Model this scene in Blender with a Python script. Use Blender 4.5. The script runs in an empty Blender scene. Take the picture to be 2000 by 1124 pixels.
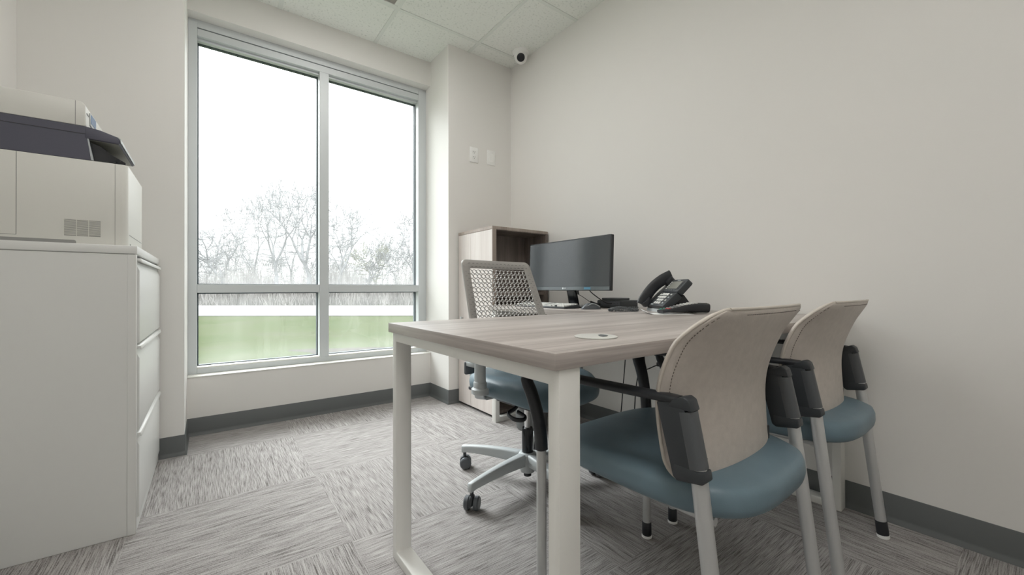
import bpy, bmesh, math, random
from mathutils import Vector, Matrix
C = bpy.context.scene
COL = C.collection
PI = math.pi

# ---------------------------------------------------------------- camera, sky, exposure
CAM_H, YAW, PITCH, ROLL, FPX = 0.842, math.radians(36.6252), math.radians(0.2127), math.radians(-0.0966), 794.73
def setup_camera():
    fw = Vector((math.sin(YAW)*math.cos(PITCH), math.cos(YAW)*math.cos(PITCH), math.sin(PITCH)))
    rt = Vector((math.cos(YAW), -math.sin(YAW), 0)); up = rt.cross(fw)
    rt2 = rt*math.cos(ROLL)+up*math.sin(ROLL); up2 = up*math.cos(ROLL)-rt*math.sin(ROLL)
    cd = bpy.data.cameras.new('camera'); cd.sensor_width = 36; cd.sensor_fit = 'HORIZONTAL'
    cd.lens = FPX/2000*36; cd.clip_start = 0.02; cd.clip_end = 400
    co = bpy.data.objects.new('camera', cd); COL.objects.link(co)
    m = Matrix((rt2, up2, -fw)).transposed().to_4x4(); m.translation = (0, 0, CAM_H)
    co.matrix_world = m; C.camera = co
setup_camera()
wd = bpy.data.worlds.new('overcast_sky'); C.world = wd; wd.use_nodes = True
SKY_LOW, SKY_HIGH, GLOW, GLOW_WIDTH = 1.35, 7.0, 36.0, math.radians(16)      # overcast: bright overhead, brightest round the veiled sun
SUN_EL, SUN_AZ = math.radians(44), (-0.27, 0.96)
def setup_sky():
    nt = wd.node_tree; bg = nt.nodes['Background']
    def mn(op, a, b=None):
        n = nt.nodes.new('ShaderNodeMath'); n.operation = op
        for i, v in enumerate((a, b)):
            if v is None: continue
            if isinstance(v, (int, float)): n.inputs[i].default_value = v
            else: nt.links.new(v, n.inputs[i])
        return n.outputs[0]
    tc = nt.nodes.new('ShaderNodeTexCoord'); sx = nt.nodes.new('ShaderNodeSeparateXYZ'); nt.links.new(tc.outputs['Generated'], sx.inputs[0])
    up = mn('MAXIMUM', sx.outputs[2], 0.0)
    base = mn('ADD', SKY_LOW, mn('MULTIPLY', mn('POWER', up, 1.25), SKY_HIGH-SKY_LOW))
    k = math.cos(SUN_EL)/math.hypot(*SUN_AZ); sd = (SUN_AZ[0]*k, SUN_AZ[1]*k, math.sin(SUN_EL))
    dp = nt.nodes.new('ShaderNodeVectorMath'); dp.operation = 'DOT_PRODUCT'; nt.links.new(tc.outputs['Generated'], dp.inputs[0]); dp.inputs[1].default_value = sd
    ang = mn('ARCCOSINE', mn('MINIMUM', dp.outputs['Value'], 1.0)); q = mn('DIVIDE', ang, GLOW_WIDTH)
    g = mn('MULTIPLY', mn('EXPONENT', mn('MULTIPLY', mn('MULTIPLY', q, q), -1.0)), GLOW)
    nt.links.new(mn('ADD', base, g), bg.inputs[1]); bg.inputs[0].default_value = (0.965, 0.985, 1.0, 1)
setup_sky()
C.view_settings.view_transform = 'Standard'; C.view_settings.look = 'None'
C.view_settings.exposure = 0.0; C.view_settings.gamma = 1.0; C.view_settings.use_curve_mapping = False
C.cycles.max_bounces = 10; C.cycles.diffuse_bounces = 6; C.cycles.transparent_max_bounces = 12
C.cycles.use_denoising = True; C.cycles.sample_clamp_indirect = 6.0
pl = bpy.data.lights.new('window_portal', 'AREA'); pl.shape = 'RECTANGLE'; pl.size = 1.5; pl.size_y = 2.1; pl.cycles.is_portal = True
po = bpy.data.objects.new('window_portal', pl); COL.objects.link(po); po.location = (0.65, 3.2, 1.39); po.rotation_euler = (-PI/2, 0, 0)
TROFFER, REAR_FILL = 7.3, 11.6          # brightness of the lay-in ceiling light and the added rear fill panel

# ---------------------------------------------------------------- materials
def lin(c):
    return tuple(((v/12.92) if v <= 0.04045 else ((v+0.055)/1.055)**2.4) for v in c)
def hexc(h):
    return lin(tuple(int(h[i:i+2], 16)/255 for i in (0, 2, 4)))
def mat(name, col, rough=0.5, metal=0.0, spec=0.5, bump=None, var=None, coat=0.0, sheen=0.0):
    m = bpy.data.materials.new(name); m.use_nodes = True; nt = m.node_tree; b = nt.nodes['Principled BSDF']
    b.inputs['Base Color'].default_value = (*col, 1); b.inputs['Roughness'].default_value = rough
    b.inputs['Metallic'].default_value = metal; b.inputs['Specular IOR Level'].default_value = spec
    b.inputs['Coat Weight'].default_value = coat; b.inputs['Sheen Weight'].default_value = sheen
    if bump or var:
        tc = nt.nodes.new('ShaderNodeTexCoord')
    if var:      # (scale, amount)
        n = nt.nodes.new('ShaderNodeTexNoise'); n.inputs['Scale'].default_value = var[0]; n.inputs['Detail'].default_value = 4
        r = nt.nodes.new('ShaderNodeValToRGB'); a = var[1]
        r.color_ramp.elements[0].position = 0.3; r.color_ramp.elements[1].position = 0.7
        r.color_ramp.elements[0].color = (*[c*(1-a) for c in col], 1); r.color_ramp.elements[1].color = (*[min(1, c*(1+a)) for c in col], 1)
        nt.links.new(tc.outputs['Object'], n.inputs['Vector']); nt.links.new(n.outputs['Fac'], r.inputs[0]); nt.links.new(r.outputs[0], b.inputs['Base Color'])
    if bump:     # (scale, strength, distance)
        n = nt.nodes.new('ShaderNodeTexNoise'); n.inputs['Scale'].default_value = bump[0]; n.inputs['Detail'].default_value = 3
        bp = nt.nodes.new('ShaderNodeBump'); bp.inputs['Strength'].default_value = bump[1]; bp.inputs['Distance'].default_value = bump[2]
        nt.links.new(tc.outputs['Object'], n.inputs['Vector']); nt.links.new(n.outputs['Fac'], bp.inputs['Height']); nt.links.new(bp.outputs[0], b.inputs['Normal'])
    return m
def math_node(nt, op, a, b=None, c=None):
    n = nt.nodes.new('ShaderNodeMath'); n.operation = op
    for i, v in enumerate((a, b, c)):
        if v is None: continue
        if isinstance(v, (int, float)): n.inputs[i].default_value = v
        else: nt.links.new(v, n.inputs[i])
    return n.outputs[0]
def wood(name, dark, mid, light, axis, rough=0.42, fine=150, broad=16, spec=0.5, endswap=True):
    """streaky laminate, grain along the given axis (x, y or z) of the object"""
    m = bpy.data.materials.new(name); m.use_nodes = True; nt = m.node_tree; b = nt.nodes['Principled BSDF']
    tc = nt.nodes.new('ShaderNodeTexCoord'); sx = nt.nodes.new('ShaderNodeSeparateXYZ'); nt.links.new(tc.outputs['Object'], sx.inputs[0])
    o = {'x': sx.outputs[0], 'y': sx.outputs[1], 'z': sx.outputs[2]}
    oth = [k for k in 'xyz' if k != axis]
    along, a1, a2 = o[axis], o[oth[0]], o[oth[1]]
    if endswap:   # edge banding on the end faces runs along the edge
        g = nt.nodes.new('ShaderNodeNewGeometry'); sn = nt.nodes.new('ShaderNodeSeparateXYZ'); nt.links.new(g.outputs['Normal'], sn.inputs[0])
        nn = {'x': sn.outputs[0], 'y': sn.outputs[1], 'z': sn.outputs[2]}[axis]
        k = math_node(nt, 'GREATER_THAN', math_node(nt, 'ABSOLUTE', nn), 0.7)
        def mixf(p, q):
            mx = nt.nodes.new('ShaderNodeMix'); nt.links.new(k, mx.inputs[0]); nt.links.new(p, mx.inputs[2]); nt.links.new(q, mx.inputs[3]); return mx.outputs[0]
        along, a1 = mixf(along, a1), mixf(a1, along)
    def streak(sa, sc, det):
        cx = nt.nodes.new('ShaderNodeCombineXYZ')
        nt.links.new(math_node(nt, 'MULTIPLY', along, sa), cx.inputs[0]); nt.links.new(math_node(nt, 'MULTIPLY', a1, sc), cx.inputs[1]); nt.links.new(math_node(nt, 'MULTIPLY', a2, sc), cx.inputs[2])
        n = nt.nodes.new('ShaderNodeTexNoise'); n.inputs['Scale'].default_value = 1; n.inputs['Detail'].default_value = det; n.inputs['Distortion'].default_value = 0.3
        nt.links.new(cx.outputs[0], n.inputs['Vector']); return n.outputs['Fac']
    v = math_node(nt, 'ADD', math_node(nt, 'MULTIPLY', streak(1.0, broad, 3), 0.62), math_node(nt, 'MULTIPLY', streak(5, fine, 3), 0.38))
    r = nt.nodes.new('ShaderNodeValToRGB'); e = r.color_ramp.elements
    e[0].position = 0.34; e[0].color = (*dark, 1); e[1].position = 0.66; e[1].color = (*light, 1); q = e.new(0.5); q.color = (*mid, 1)
    nt.links.new(v, r.inputs[0]); nt.links.new(r.outputs[0], b.inputs['Base Color'])
    b.inputs['Roughness'].default_value = rough; b.inputs['Specular IOR Level'].default_value = spec
    bpn = nt.nodes.new('ShaderNodeBump'); bpn.inputs['Strength'].default_value = 0.08; bpn.inputs['Distance'].default_value = 0.001
    nt.links.new(v, bpn.inputs['Height']); nt.links.new(bpn.outputs[0], b.inputs['Normal'])
    return m

M = {}
M['wall'] = mat('wall_paint', (0.80, 0.787, 0.758), 0.55, spec=0.3, bump=(260, 0.06, 0.002))
M['sill'] = mat('sill_paint', (0.74, 0.735, 0.69), 0.4, spec=0.4)
M['white_metal'] = mat('white_powder_coat', (0.79, 0.785, 0.75), 0.38, bump=(700, 0.03, 0.0006))
M['cab'] = mat('cabinet_enamel', (0.75, 0.755, 0.735), 0.36, spec=0.45, bump=(900, 0.03, 0.0005))
M['alu'] = mat('window_aluminium', (0.62, 0.65, 0.66), 0.42, metal=0.1, spec=0.5)
M['alu_dark'] = mat('window_gasket', (0.05, 0.07, 0.08), 0.6)
M['rubber'] = mat('grey_cove_base', (0.125, 0.134, 0.134), 0.45, bump=(120, 0.03, 0.001))
M['plastic_w'] = mat('white_plastic', (0.88, 0.88, 0.86), 0.35)
M['printer_w'] = mat('printer_white', (0.72, 0.715, 0.67), 0.42, bump=(800, 0.05, 0.0004))
M['printer_d'] = mat('printer_slate', (0.085, 0.085, 0.115), 0.5, bump=(800, 0.08, 0.0004))
M['seam'] = mat('panel_gap', (0.06, 0.06, 0.065), 0.8)
M['seam_grey'] = mat('panel_gap_grey', (0.30, 0.30, 0.29), 0.8)
M['black'] = mat('black_plastic', (0.020, 0.022, 0.026), 0.42, bump=(900, 0.06, 0.0004))
M['black_gloss'] = mat('black_gloss', (0.012, 0.014, 0.017), 0.18)
M['charcoal'] = mat('charcoal_plastic', (0.035, 0.040, 0.045), 0.45, bump=(900, 0.08, 0.0004))
M['grey_p'] = mat('grey_plastic', (0.10, 0.11, 0.115), 0.45)
M['silver'] = mat('silver_paint', (0.60, 0.61, 0.61), 0.36, metal=0.55)
M['chrome'] = mat('chrome', (0.75, 0.76, 0.77), 0.12, metal=1.0)
M['base_grey'] = mat('light_grey_plastic', (0.50, 0.53, 0.54), 0.42)
M['sleeve'] = mat('sleeve_grey', (0.085, 0.092, 0.098), 0.45, bump=(900, 0.08, 0.0004))
M['caster'] = mat('caster_grey', (0.095, 0.105, 0.115), 0.45)
M['blue'] = mat('blue_vinyl', (0.140, 0.205, 0.245), 0.42, spec=0.45, bump=(420, 0.14, 0.001), var=(9, 0.10))
M['beige'] = mat('beige_leatherette', (0.55, 0.50, 0.455), 0.55, bump=(330, 0.35, 0.0012), var=(60, 0.05))
M['beige_welt'] = mat('beige_welt', (0.58, 0.53, 0.47), 0.45)
M['stitch'] = mat('stitch_thread', (0.13, 0.11, 0.095), 0.8)
M['lattice'] = mat('lattice_grey', (0.37, 0.355, 0.335), 0.40)
M['paper'] = mat('paper', (0.86, 0.86, 0.85), 0.7)
M['key_w'] = mat('key_light', (0.72, 0.72, 0.69), 0.5)
M['key_red'] = mat('key_red', (0.55, 0.09, 0.09), 0.5)
M['key_green'] = mat('key_green', (0.10, 0.35, 0.25), 0.5)
M['lcd'] = mat('lcd_grey', (0.26, 0.26, 0.23), 0.3)
M['blue_lcd'] = mat('touch_screen', (0.10, 0.22, 0.42), 0.2)
M['sticker_blue'] = mat('blue_sticker', (0.06, 0.20, 0.30), 0.3)
M['logo'] = mat('logo_silver', (0.7, 0.74, 0.76), 0.3)
M['screen'] = mat('screen_panel', (0.012, 0.017, 0.022), 0.13, spec=1.0)
M['bezel'] = mat('bezel_gloss', (0.075, 0.095, 0.105), 0.10, spec=1.0)
M['bin'] = mat('bin_grey', (0.11, 0.115, 0.115), 0.6)
M['tile_white'] = mat('t_bar_white', (0.76, 0.79, 0.75), 0.5)
M['desk'] = wood('desk_laminate', hexc('948c87'), hexc('afa7a2'), hexc('c2bbb6'), 'x', rough=0.36, spec=0.5)
M['desk_y'] = wood('return_laminate', hexc('948c87'), hexc('afa7a2'), hexc('c2bbb6'), 'y', rough=0.36)
M['pale_wood'] = wood('pale_door_laminate', hexc('cdc4bf'), hexc('d8d0cb'), hexc('e0dad6'), 'z', rough=0.45, broad=14, endswap=False)
M['dark_wood'] = wood('niche_laminate', hexc('5f5650'), hexc('786e68'), hexc('8d837c'), 'z', rough=0.5, endswap=False)
M['band_wood'] = wood('niche_edge_laminate', hexc('8d8178'), hexc('a1958c'), hexc('ada199'), 'z', rough=0.45, endswap=False)
M['bark'] = mat('bare_bark', (0.24, 0.243, 0.252), 0.9, var=(3, 0.3), spec=0.0)
M['bark_far'] = mat('far_bark', (0.20, 0.20, 0.205), 0.9, spec=0.0)
M['budding'] = mat('budding_twig', (0.27, 0.275, 0.20), 0.9, var=(2, 0.3), spec=0.0)
M['brush'] = mat('brush_stems', (0.38, 0.362, 0.355), 0.9, var=(1.2, 0.35), spec=0.0)
M['end_plate'] = mat('fixture_end_plate', (0.33, 0.31, 0.29), .6)
M['road'] = mat('pale_road', (0.21, 0.208, 0.206), 0.8, var=(0.8, 0.12), spec=0.0)
M['ext'] = mat('exterior_cladding', (0.5, 0.5, 0.48), 0.7)

def make_special():
    # glass: clear, faintly reflective, with a translucent film painting in dirt and veiling glare
    m = bpy.data.materials.new('hazy_glass'); m.use_nodes = True; nt = m.node_tree; nt.nodes.clear()
    out = nt.nodes.new('ShaderNodeOutputMaterial'); tr = nt.nodes.new('ShaderNodeBsdfTransparent'); tr.inputs[0].default_value = (0.965, 0.98, 0.975, 1)
    gl = nt.nodes.new('ShaderNodeBsdfGlossy'); gl.inputs['Roughness'].default_value = 0.01
    tl = nt.nodes.new('ShaderNodeBsdfTranslucent'); tl.inputs[0].default_value = (0.9, 0.92, 0.91, 1)
    tc = nt.nodes.new('ShaderNodeTexCoord'); mp = nt.nodes.new('ShaderNodeMapping'); mp.inputs['Scale'].default_value = (5, 5, 0.8)
    n = nt.nodes.new('ShaderNodeTexNoise'); n.inputs['Scale'].default_value = 1.6; n.inputs['Detail'].default_value = 3
    nt.links.new(tc.outputs['Object'], mp.inputs[0]); nt.links.new(mp.outputs[0], n.inputs['Vector'])
    r = nt.nodes.new('ShaderNodeMapRange'); r.inputs[1].default_value = 0.3; r.inputs[2].default_value = 0.75; r.inputs[3].default_value = 0.042; r.inputs[4].default_value = 0.064
    nt.links.new(n.outputs['Fac'], r.inputs[0])
    # the painted haze thickens along the lower edge of each pane (generated z from 0 at the bottom)
    sx = nt.nodes.new('ShaderNodeSeparateXYZ'); nt.links.new(tc.outputs['Object'], sx.inputs[0])
    r2 = nt.nodes.new('ShaderNodeMapRange'); r2.interpolation_type = 'SMOOTHSTEP'; r2.inputs[1].default_value = 0.0; r2.inputs[2].default_value = 0.14; r2.inputs[3].default_value = 0.028; r2.inputs[4].default_value = 0.0
    nt.links.new(sx.outputs[2], r2.inputs[0])
    f = math_node(nt, 'ADD', r.outputs[0], r2.outputs[0])
    mx = nt.nodes.new('ShaderNodeMixShader'); nt.links.new(f, mx.inputs[0]); nt.links.new(tr.outputs[0], mx.inputs[1]); nt.links.new(tl.outputs[0], mx.inputs[2])
    fr = nt.nodes.new('ShaderNodeFresnel'); ge = nt.nodes.new('ShaderNodeNewGeometry')          # same reflectance from both sides of the sheet
    nt.links.new(math_node(nt, 'MULTIPLY_ADD', ge.outputs['Backfacing'], 1/1.35-1.35, 1.35), fr.inputs[0])
    mx2 = nt.nodes.new('ShaderNodeMixShader'); nt.links.new(fr.outputs[0], mx2.inputs[0]); nt.links.new(mx.outputs[0], mx2.inputs[1]); nt.links.new(gl.outputs[0], mx2.inputs[2])
    nt.links.new(mx2.outputs[0], out.inputs[0]); M['glass'] = m
    # carpet tiles, quarter-turned, streaky loop pile
    m = bpy.data.materials.new('carpet_tile'); m.use_nodes = True; nt = m.node_tree; b = nt.nodes['Principled BSDF']
    tc = nt.nodes.new('ShaderNodeTexCoord'); sx = nt.nodes.new('ShaderNodeSeparateXYZ'); nt.links.new(tc.outputs['Object'], sx.inputs[0])
    X = math_node(nt, 'DIVIDE', math_node(nt, 'SUBTRACT', sx.outputs[0], 0.385), 0.61); Y = math_node(nt, 'DIVIDE', math_node(nt, 'SUBTRACT', sx.outputs[1], 1.41), 0.61)
    fx, fy = math_node(nt, 'FLOOR', X), math_node(nt, 'FLOOR', Y)
    par = math_node(nt, 'ABSOLUTE', math_node(nt, 'MODULO', math_node(nt, 'ADD', fx, fy), 2.0))     # 1: streaks along x, 0: along y
    def mixf(p, q):
        mxn = nt.nodes.new('ShaderNodeMix'); nt.links.new(par, mxn.inputs[0]); nt.links.new(p, mxn.inputs[2]); nt.links.new(q, mxn.inputs[3]); return mxn.outputs[0]
    al = mixf(sx.outputs[1], sx.outputs[0]); ac = mixf(sx.outputs[0], sx.outputs[1])
    seed = math_node(nt, 'ADD', math_node(nt, 'MULTIPLY', fx, 7.3), math_node(nt, 'MULTIPLY', fy, 3.1))
    def st(sa, sc, det):
        cx = nt.nodes.new('ShaderNodeCombineXYZ')
        nt.links.new(math_node(nt, 'MULTIPLY', al, sa), cx.inputs[0]); nt.links.new(math_node(nt, 'MULTIPLY', ac, sc), cx.inputs[1]); nt.links.new(seed, cx.inputs[2])
        n = nt.nodes.new('ShaderNodeTexNoise'); n.inputs['Scale'].default_value = 1; n.inputs['Detail'].default_value = det
        nt.links.new(cx.outputs[0], n.inputs['Vector']); return n.outputs['Fac']
    v1 = st(13, 400, 2); v2 = st(420, 620, 2); v3 = st(4, 80, 2)
    v = math_node(nt, 'ADD', math_node(nt, 'ADD', math_node(nt, 'MULTIPLY', v1, 0.52), math_node(nt, 'MULTIPLY', v2, 0.33)), math_node(nt, 'MULTIPLY', v3, 0.15))
    r = nt.nodes.new('ShaderNodeValToRGB'); e = r.color_ramp.elements
    e[0].position = 0.385; e[0].color = (0.118, 0.107, 0.102, 1); e[1].position = 0.61; e[1].color = (0.465, 0.445, 0.432, 1); q = e.new(0.47); q.color = (0.292, 0.275, 0.267, 1)
    nt.links.new(v, r.inputs[0]); nt.links.new(r.outputs[0], b.inputs['Base Color']); b.inputs['Roughness'].default_value = 0.85; b.inputs['Specular IOR Level'].default_value = 0.15
    bn = nt.nodes.new('ShaderNodeBump'); bn.inputs['Strength'].default_value = 0.5; bn.inputs['Distance'].default_value = 0.003
    nt.links.new(v, bn.inputs['Height']); nt.links.new(bn.outputs[0], b.inputs['Normal']); M['carpet'] = m
    # mineral-fibre ceiling tile
    m = bpy.data.materials.new('ceiling_tile'); m.use_nodes = True; nt = m.node_tree; b = nt.nodes['Principled BSDF']
    tc = nt.nodes.new('ShaderNodeTexCoord'); n = nt.nodes.new('ShaderNodeTexNoise'); n.inputs['Scale'].default_value = 75; n.inputs['Detail'].default_value = 3
    nt.links.new(tc.outputs['Object'], n.inputs['Vector']); r = nt.nodes.new('ShaderNodeValToRGB'); e = r.color_ramp.elements
    e[0].position = 0.28; e[0].color = (0.66, 0.69, 0.65, 1); e[1].position = 0.44; e[1].color = (0.85, 0.87, 0.83, 1)
    nt.links.new(n.outputs['Fac'], r.inputs[0]); nt.links.new(r.outputs[0], b.inputs['Base Color']); b.inputs['Roughness'].default_value = 0.9; b.inputs['Specular IOR Level'].default_value = 0.1
    M['tile'] = m
    # grass
    m = bpy.data.materials.new('lawn_grass'); m.use_nodes = True; nt = m.node_tree; b = nt.nodes['Principled BSDF']
    tc = nt.nodes.new('ShaderNodeTexCoord'); n = nt.nodes.new('ShaderNodeTexNoise'); n.inputs['Scale'].default_value = 0.55; n.inputs['Detail'].default_value = 9; n.inputs['Roughness'].default_value = 0.65
    nt.links.new(tc.outputs['Object'], n.inputs['Vector']); r = nt.nodes.new('ShaderNodeValToRGB'); e = r.color_ramp.elements
    e[0].position = 0.30; e[0].color = (0.033, 0.049, 0.013, 1); e[1].position = 0.72; e[1].color = (0.056, 0.060, 0.034, 1); q = e.new(0.5); q.color = (0.043, 0.055, 0.019, 1)
    nt.links.new(n.outputs['Fac'], r.inputs[0]); nt.links.new(r.outputs[0], b.inputs['Base Color']); b.inputs['Roughness'].default_value = 0.95; b.inputs['Specular IOR Level'].default_value = 0.0; M['grass'] = m
    for key, pw in (('lit', TROFFER), ('fill_rear', REAR_FILL)):
        m = bpy.data.materials.new('lit_diffuser'); m.use_nodes = True; b = m.node_tree.nodes['Principled BSDF']
        b.inputs['Base Color'].default_value = (0.8, 0.8, 0.8, 1); b.inputs['Emission Color'].default_value = (1.0, 0.975, 0.955, 1); b.inputs['Emission Strength'].default_value = pw; M[key] = m
make_special()

# ---------------------------------------------------------------- geometry helpers
class MB:
    """collects shapes; build() links them as ONE mesh object"""
    def __init__(s): s.v, s.f = [], []
    def add(s, vs, fs):
        o = len(s.v); s.v += [tuple(p) for p in vs]; s.f += [tuple(i+o for i in f) for f in fs]; return s
    def box(s, x0, x1, y0, y1, z0, z1, m=None):
        vs = [Vector(p) for p in ((x0,y0,z0),(x1,y0,z0),(x1,y1,z0),(x0,y1,z0),(x0,y0,z1),(x1,y0,z1),(x1,y1,z1),(x0,y1,z1))]
        if m: vs = [m @ p for p in vs]
        return s.add(vs, [(0,3,2,1),(4,5,6,7),(0,1,5,4),(1,2,6,5),(2,3,7,6),(3,0,4,7)])
    def prism(s, poly, axis, a, b, m=None):
        """poly: 2-D points in the plane of the two other axes (kept in xyz order), extruded along axis from a to b"""
        n = len(poly); vs = []
        for h in (a, b):
            for p, q in poly:
                vs.append({'x': (h, p, q), 'y': (p, h, q), 'z': (p, q, h)}[axis])
        if m: vs = [m @ Vector(p) for p in vs]
        fs = [tuple(range(n)), tuple(range(2*n-1, n-1, -1))] + [(i, n+i, n+(i+1) % n, (i+1) % n) for i in range(n)]
        return s.add(vs, fs)
    def sweep(s, pts, prof, n=14, up=(0, 0, 1), e=2.0, cap=True):
        """prof: function of t in 0..1 -> (half width, half height), or a radius; superelliptic section with exponent e"""
        pts = [Vector(p) for p in pts]; k = len(pts); upv = Vector(up); prev = None; vs = []
        for i, p in enumerate(pts):
            d = (pts[min(i+1, k-1)]-pts[max(i-1, 0)]).normalized()
            a = d.cross(upv)
            if a.length < 0.15: a = prev.copy() if prev else d.cross(Vector((0, 1, 0.01)))
            a = (a - d*a.dot(d)).normalized()
            if prev and a.dot(prev) < 0: a = -a
            prev = a; c = a.cross(d).normalized()
            t = i/(k-1) if k > 1 else 0
            w = prof(t) if callable(prof) else prof
            if not isinstance(w, tuple): w = (w, w)
            for j in range(n):
                g = 2*PI*j/n; cg, sg = math.cos(g), math.sin(g)
                vs.append(p + a*(w[0]*math.copysign(abs(cg)**(2/e), cg)) + c*(w[1]*math.copysign(abs(sg)**(2/e), sg)))
        fs = [(i*n+j, i*n+(j+1) % n, (i+1)*n+(j+1) % n, (i+1)*n+j) for i in range(k-1) for j in range(n)]
        if cap: fs += [tuple(range(n-1, -1, -1)), tuple(range((k-1)*n, k*n))]
        return s.add(vs, fs)
    def lathe(s, prof, n=24, m=None, close=True):
        """prof: (radius, z) pairs; about local z"""
        vs, fs, k = [], [], len(prof)
        for r, z in prof:
            for j in range(n): vs.append(Vector((r*math.cos(2*PI*j/n), r*math.sin(2*PI*j/n), z)))
        if m: vs = [m @ p for p in vs]
        fs = [(i*n+j, i*n+(j+1) % n, (i+1)*n+(j+1) % n, (i+1)*n+j) for i in range(k-1) for j in range(n)]
        if close: fs += [tuple(range(n-1, -1, -1)), tuple(range((k-1)*n, k*n))]
        return s.add(vs, fs)
    def cushion(s, outline, zs):
        """outline(t, inset) -> closed list of (x, y); zs: list of (inset, z or function(x,y)) from bottom to top"""
        rings, n = [], None
        for inset, z in zs:
            r = outline(inset); n = len(r); rings.append([(x, y, z(x, y) if callable(z) else z) for x, y in r])
        vs = [p for r in rings for p in r]; k = len(rings)
        fs = [(i*n+j, i*n+(j+1) % n, (i+1)*n+(j+1) % n, (i+1)*n+j) for i in range(k-1) for j in range(n)]
        fs += [tuple(range(n-1, -1, -1)), tuple(range((k-1)*n, k*n))]
        return s.add(vs, fs)
    def build(s, name, m, parent=None, bevel=0.0, seg=2, smooth=40, loc=None):
        me = bpy.data.meshes.new(name); me.from_pydata(s.v, [], s.f); me.update()
        bm = bmesh.new(); bm.from_mesh(me); bmesh.ops.recalc_face_normals(bm, faces=bm.faces)
        if bevel:
            es = [e for e in bm.edges if len(e.link_faces) == 2 and e.calc_face_angle(0) > math.radians(35)]
            bmesh.ops.bevel(bm, geom=es, offset=bevel, segments=seg, profile=0.5, affect='EDGES', clamp_overlap=True)
        bm.to_mesh(me); bm.free()
        if smooth:
            for p in me.polygons: p.use_smooth = True
            me.set_sharp_from_angle(angle=math.radians(smooth))
        me.materials.append(m); o = bpy.data.objects.new(name, me); COL.objects.link(o)
        if parent: o.parent = parent
        if loc: o.location = loc
        return o
def bez(a, b, c, d, n=12):
    a, b, c, d = map(Vector, (a, b, c, d)); return [a*(1-t)**3+b*3*t*(1-t)**2+c*3*t*t*(1-t)+d*t**3 for t in [i/n for i in range(n+1)]]
def spline(pts, per=8):
    """Catmull-Rom through the points"""
    P = [Vector(p) for p in pts]; P = [2*P[0]-P[1]]+P+[2*P[-1]-P[-2]]; out = []
    for i in range(1, len(P)-2):
        for k in range(per):
            t = k/per; p0, p1, p2, p3 = P[i-1:i+3]
            out.append(0.5*((2*p1)+(p2-p0)*t+(2*p0-5*p1+4*p2-p3)*t*t+(3*p1-p0-3*p2+p3)*t**3))
    return out+[P[-2]]
def thing(name, label, cat, loc=(0, 0, 0), rz=0.0, group=None):
    o = bpy.data.objects.new(name, None); COL.objects.link(o); o.location = loc; o.rotation_euler = (0, 0, rz); o.empty_display_size = 0.1
    o['label'] = label; o['category'] = cat
    if group: o['group'] = group
    return o
def tag(o, label, cat, group=None, kind=None):
    o['label'] = label; o['category'] = cat
    if group: o['group'] = group
    if kind: o['kind'] = kind
    return o
def struct(o):
    o['kind'] = 'structure'; return o
def copy_tree(o, parent=None):
    c = o.copy(); COL.objects.link(c)
    if parent: c.parent = parent
    for ch in list(o.children): copy_tree(ch, c)
    return c
def rrect(x0, x1, y0, y1, r, n=6):
    pts = []
    for cx, cy, a0 in ((x1-r, y1-r, 0), (x0+r, y1-r, 90), (x0+r, y0+r, 180), (x1-r, y0+r, 270)):
        for k in range(n+1):
            a = math.radians(a0+90*k/n); pts.append((cx+r*math.cos(a), cy+r*math.sin(a)))
    return pts
def rotz(a, loc=(0, 0, 0)): return Matrix.Translation(loc) @ Matrix.Rotation(a, 4, 'Z')

# ---------------------------------------------------------------- the room
R, B, D1, C1, C2, L, H = 1.9734, 2.6671, 0.3052, -0.103, 1.4044, -0.6673, 2.6416
ZH, ZS, ZB, YF, WY = 2.4508, 0.3329, 0.102, -1.75, 3.052
YR = B+D1                                   # face of the recess round the window
struct(MB().box(L, R, YF, B, -0.12, 0).box(C1, C2, B, YR, -0.12, 0).build('floor', M['carpet'], smooth=0))
struct(MB().box(L, R, YF, B, H, H+0.1).box(C1, C2, B, YR, H, H+0.1).build('ceiling', M['tile'], smooth=0))
struct(MB().box(R, R+0.15, YF-0.15, 3.3, -0.2, H+0.1).build('wall_right', M['wall'], smooth=0))
struct(MB().box(L-0.15, L, YF-0.15, 3.3, -0.2, H+0.1).build('wall_left', M['wall'], smooth=0))
struct(MB().box(L, R, YF-0.15, YF, -0.2, H+0.1).build('wall_front', M['wall'], smooth=0))
w = MB().box(L, C1, B, 3.3, -0.2, H+0.1).box(C2, R, B, 3.3, -0.2, H+0.1)
w.box(C1, C2, YR, 3.3, ZH, H+0.1).box(C1, C2, YR, 3.3, -0.2, ZS)
struct(w.build('wall_back', M['wall'], smooth=0))
struct(MB().box(C1+.001, C2-.001, YR-.004, WY+.03, ZS, ZS+.008).build('trim_1', M['sill'], bevel=0.0025)).name = 'trim_1'
# suspended-ceiling T-bars
tb = MB()
for x in (-0.25, 0.36, 0.966, 1.576): tb.box(x-.012, x+.012, YF, YR-.002 if C1 < x < C2 else B-.002, H-.004, H+.001)
for y in (2.522, 1.312, 0.397, -0.823, -1.433): tb.box(L+.002, R-.002, y-.012, y+.012, H-.0042, H+.001)
tb.box(.972, R-.002, 1.910, 1.934, H-.0042, H+.001).box(L+.002, .354, 1.910, 1.934, H-.0042, H+.001)
struct(tb.build('trim_2', M['tile_white'], smooth=0))
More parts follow.
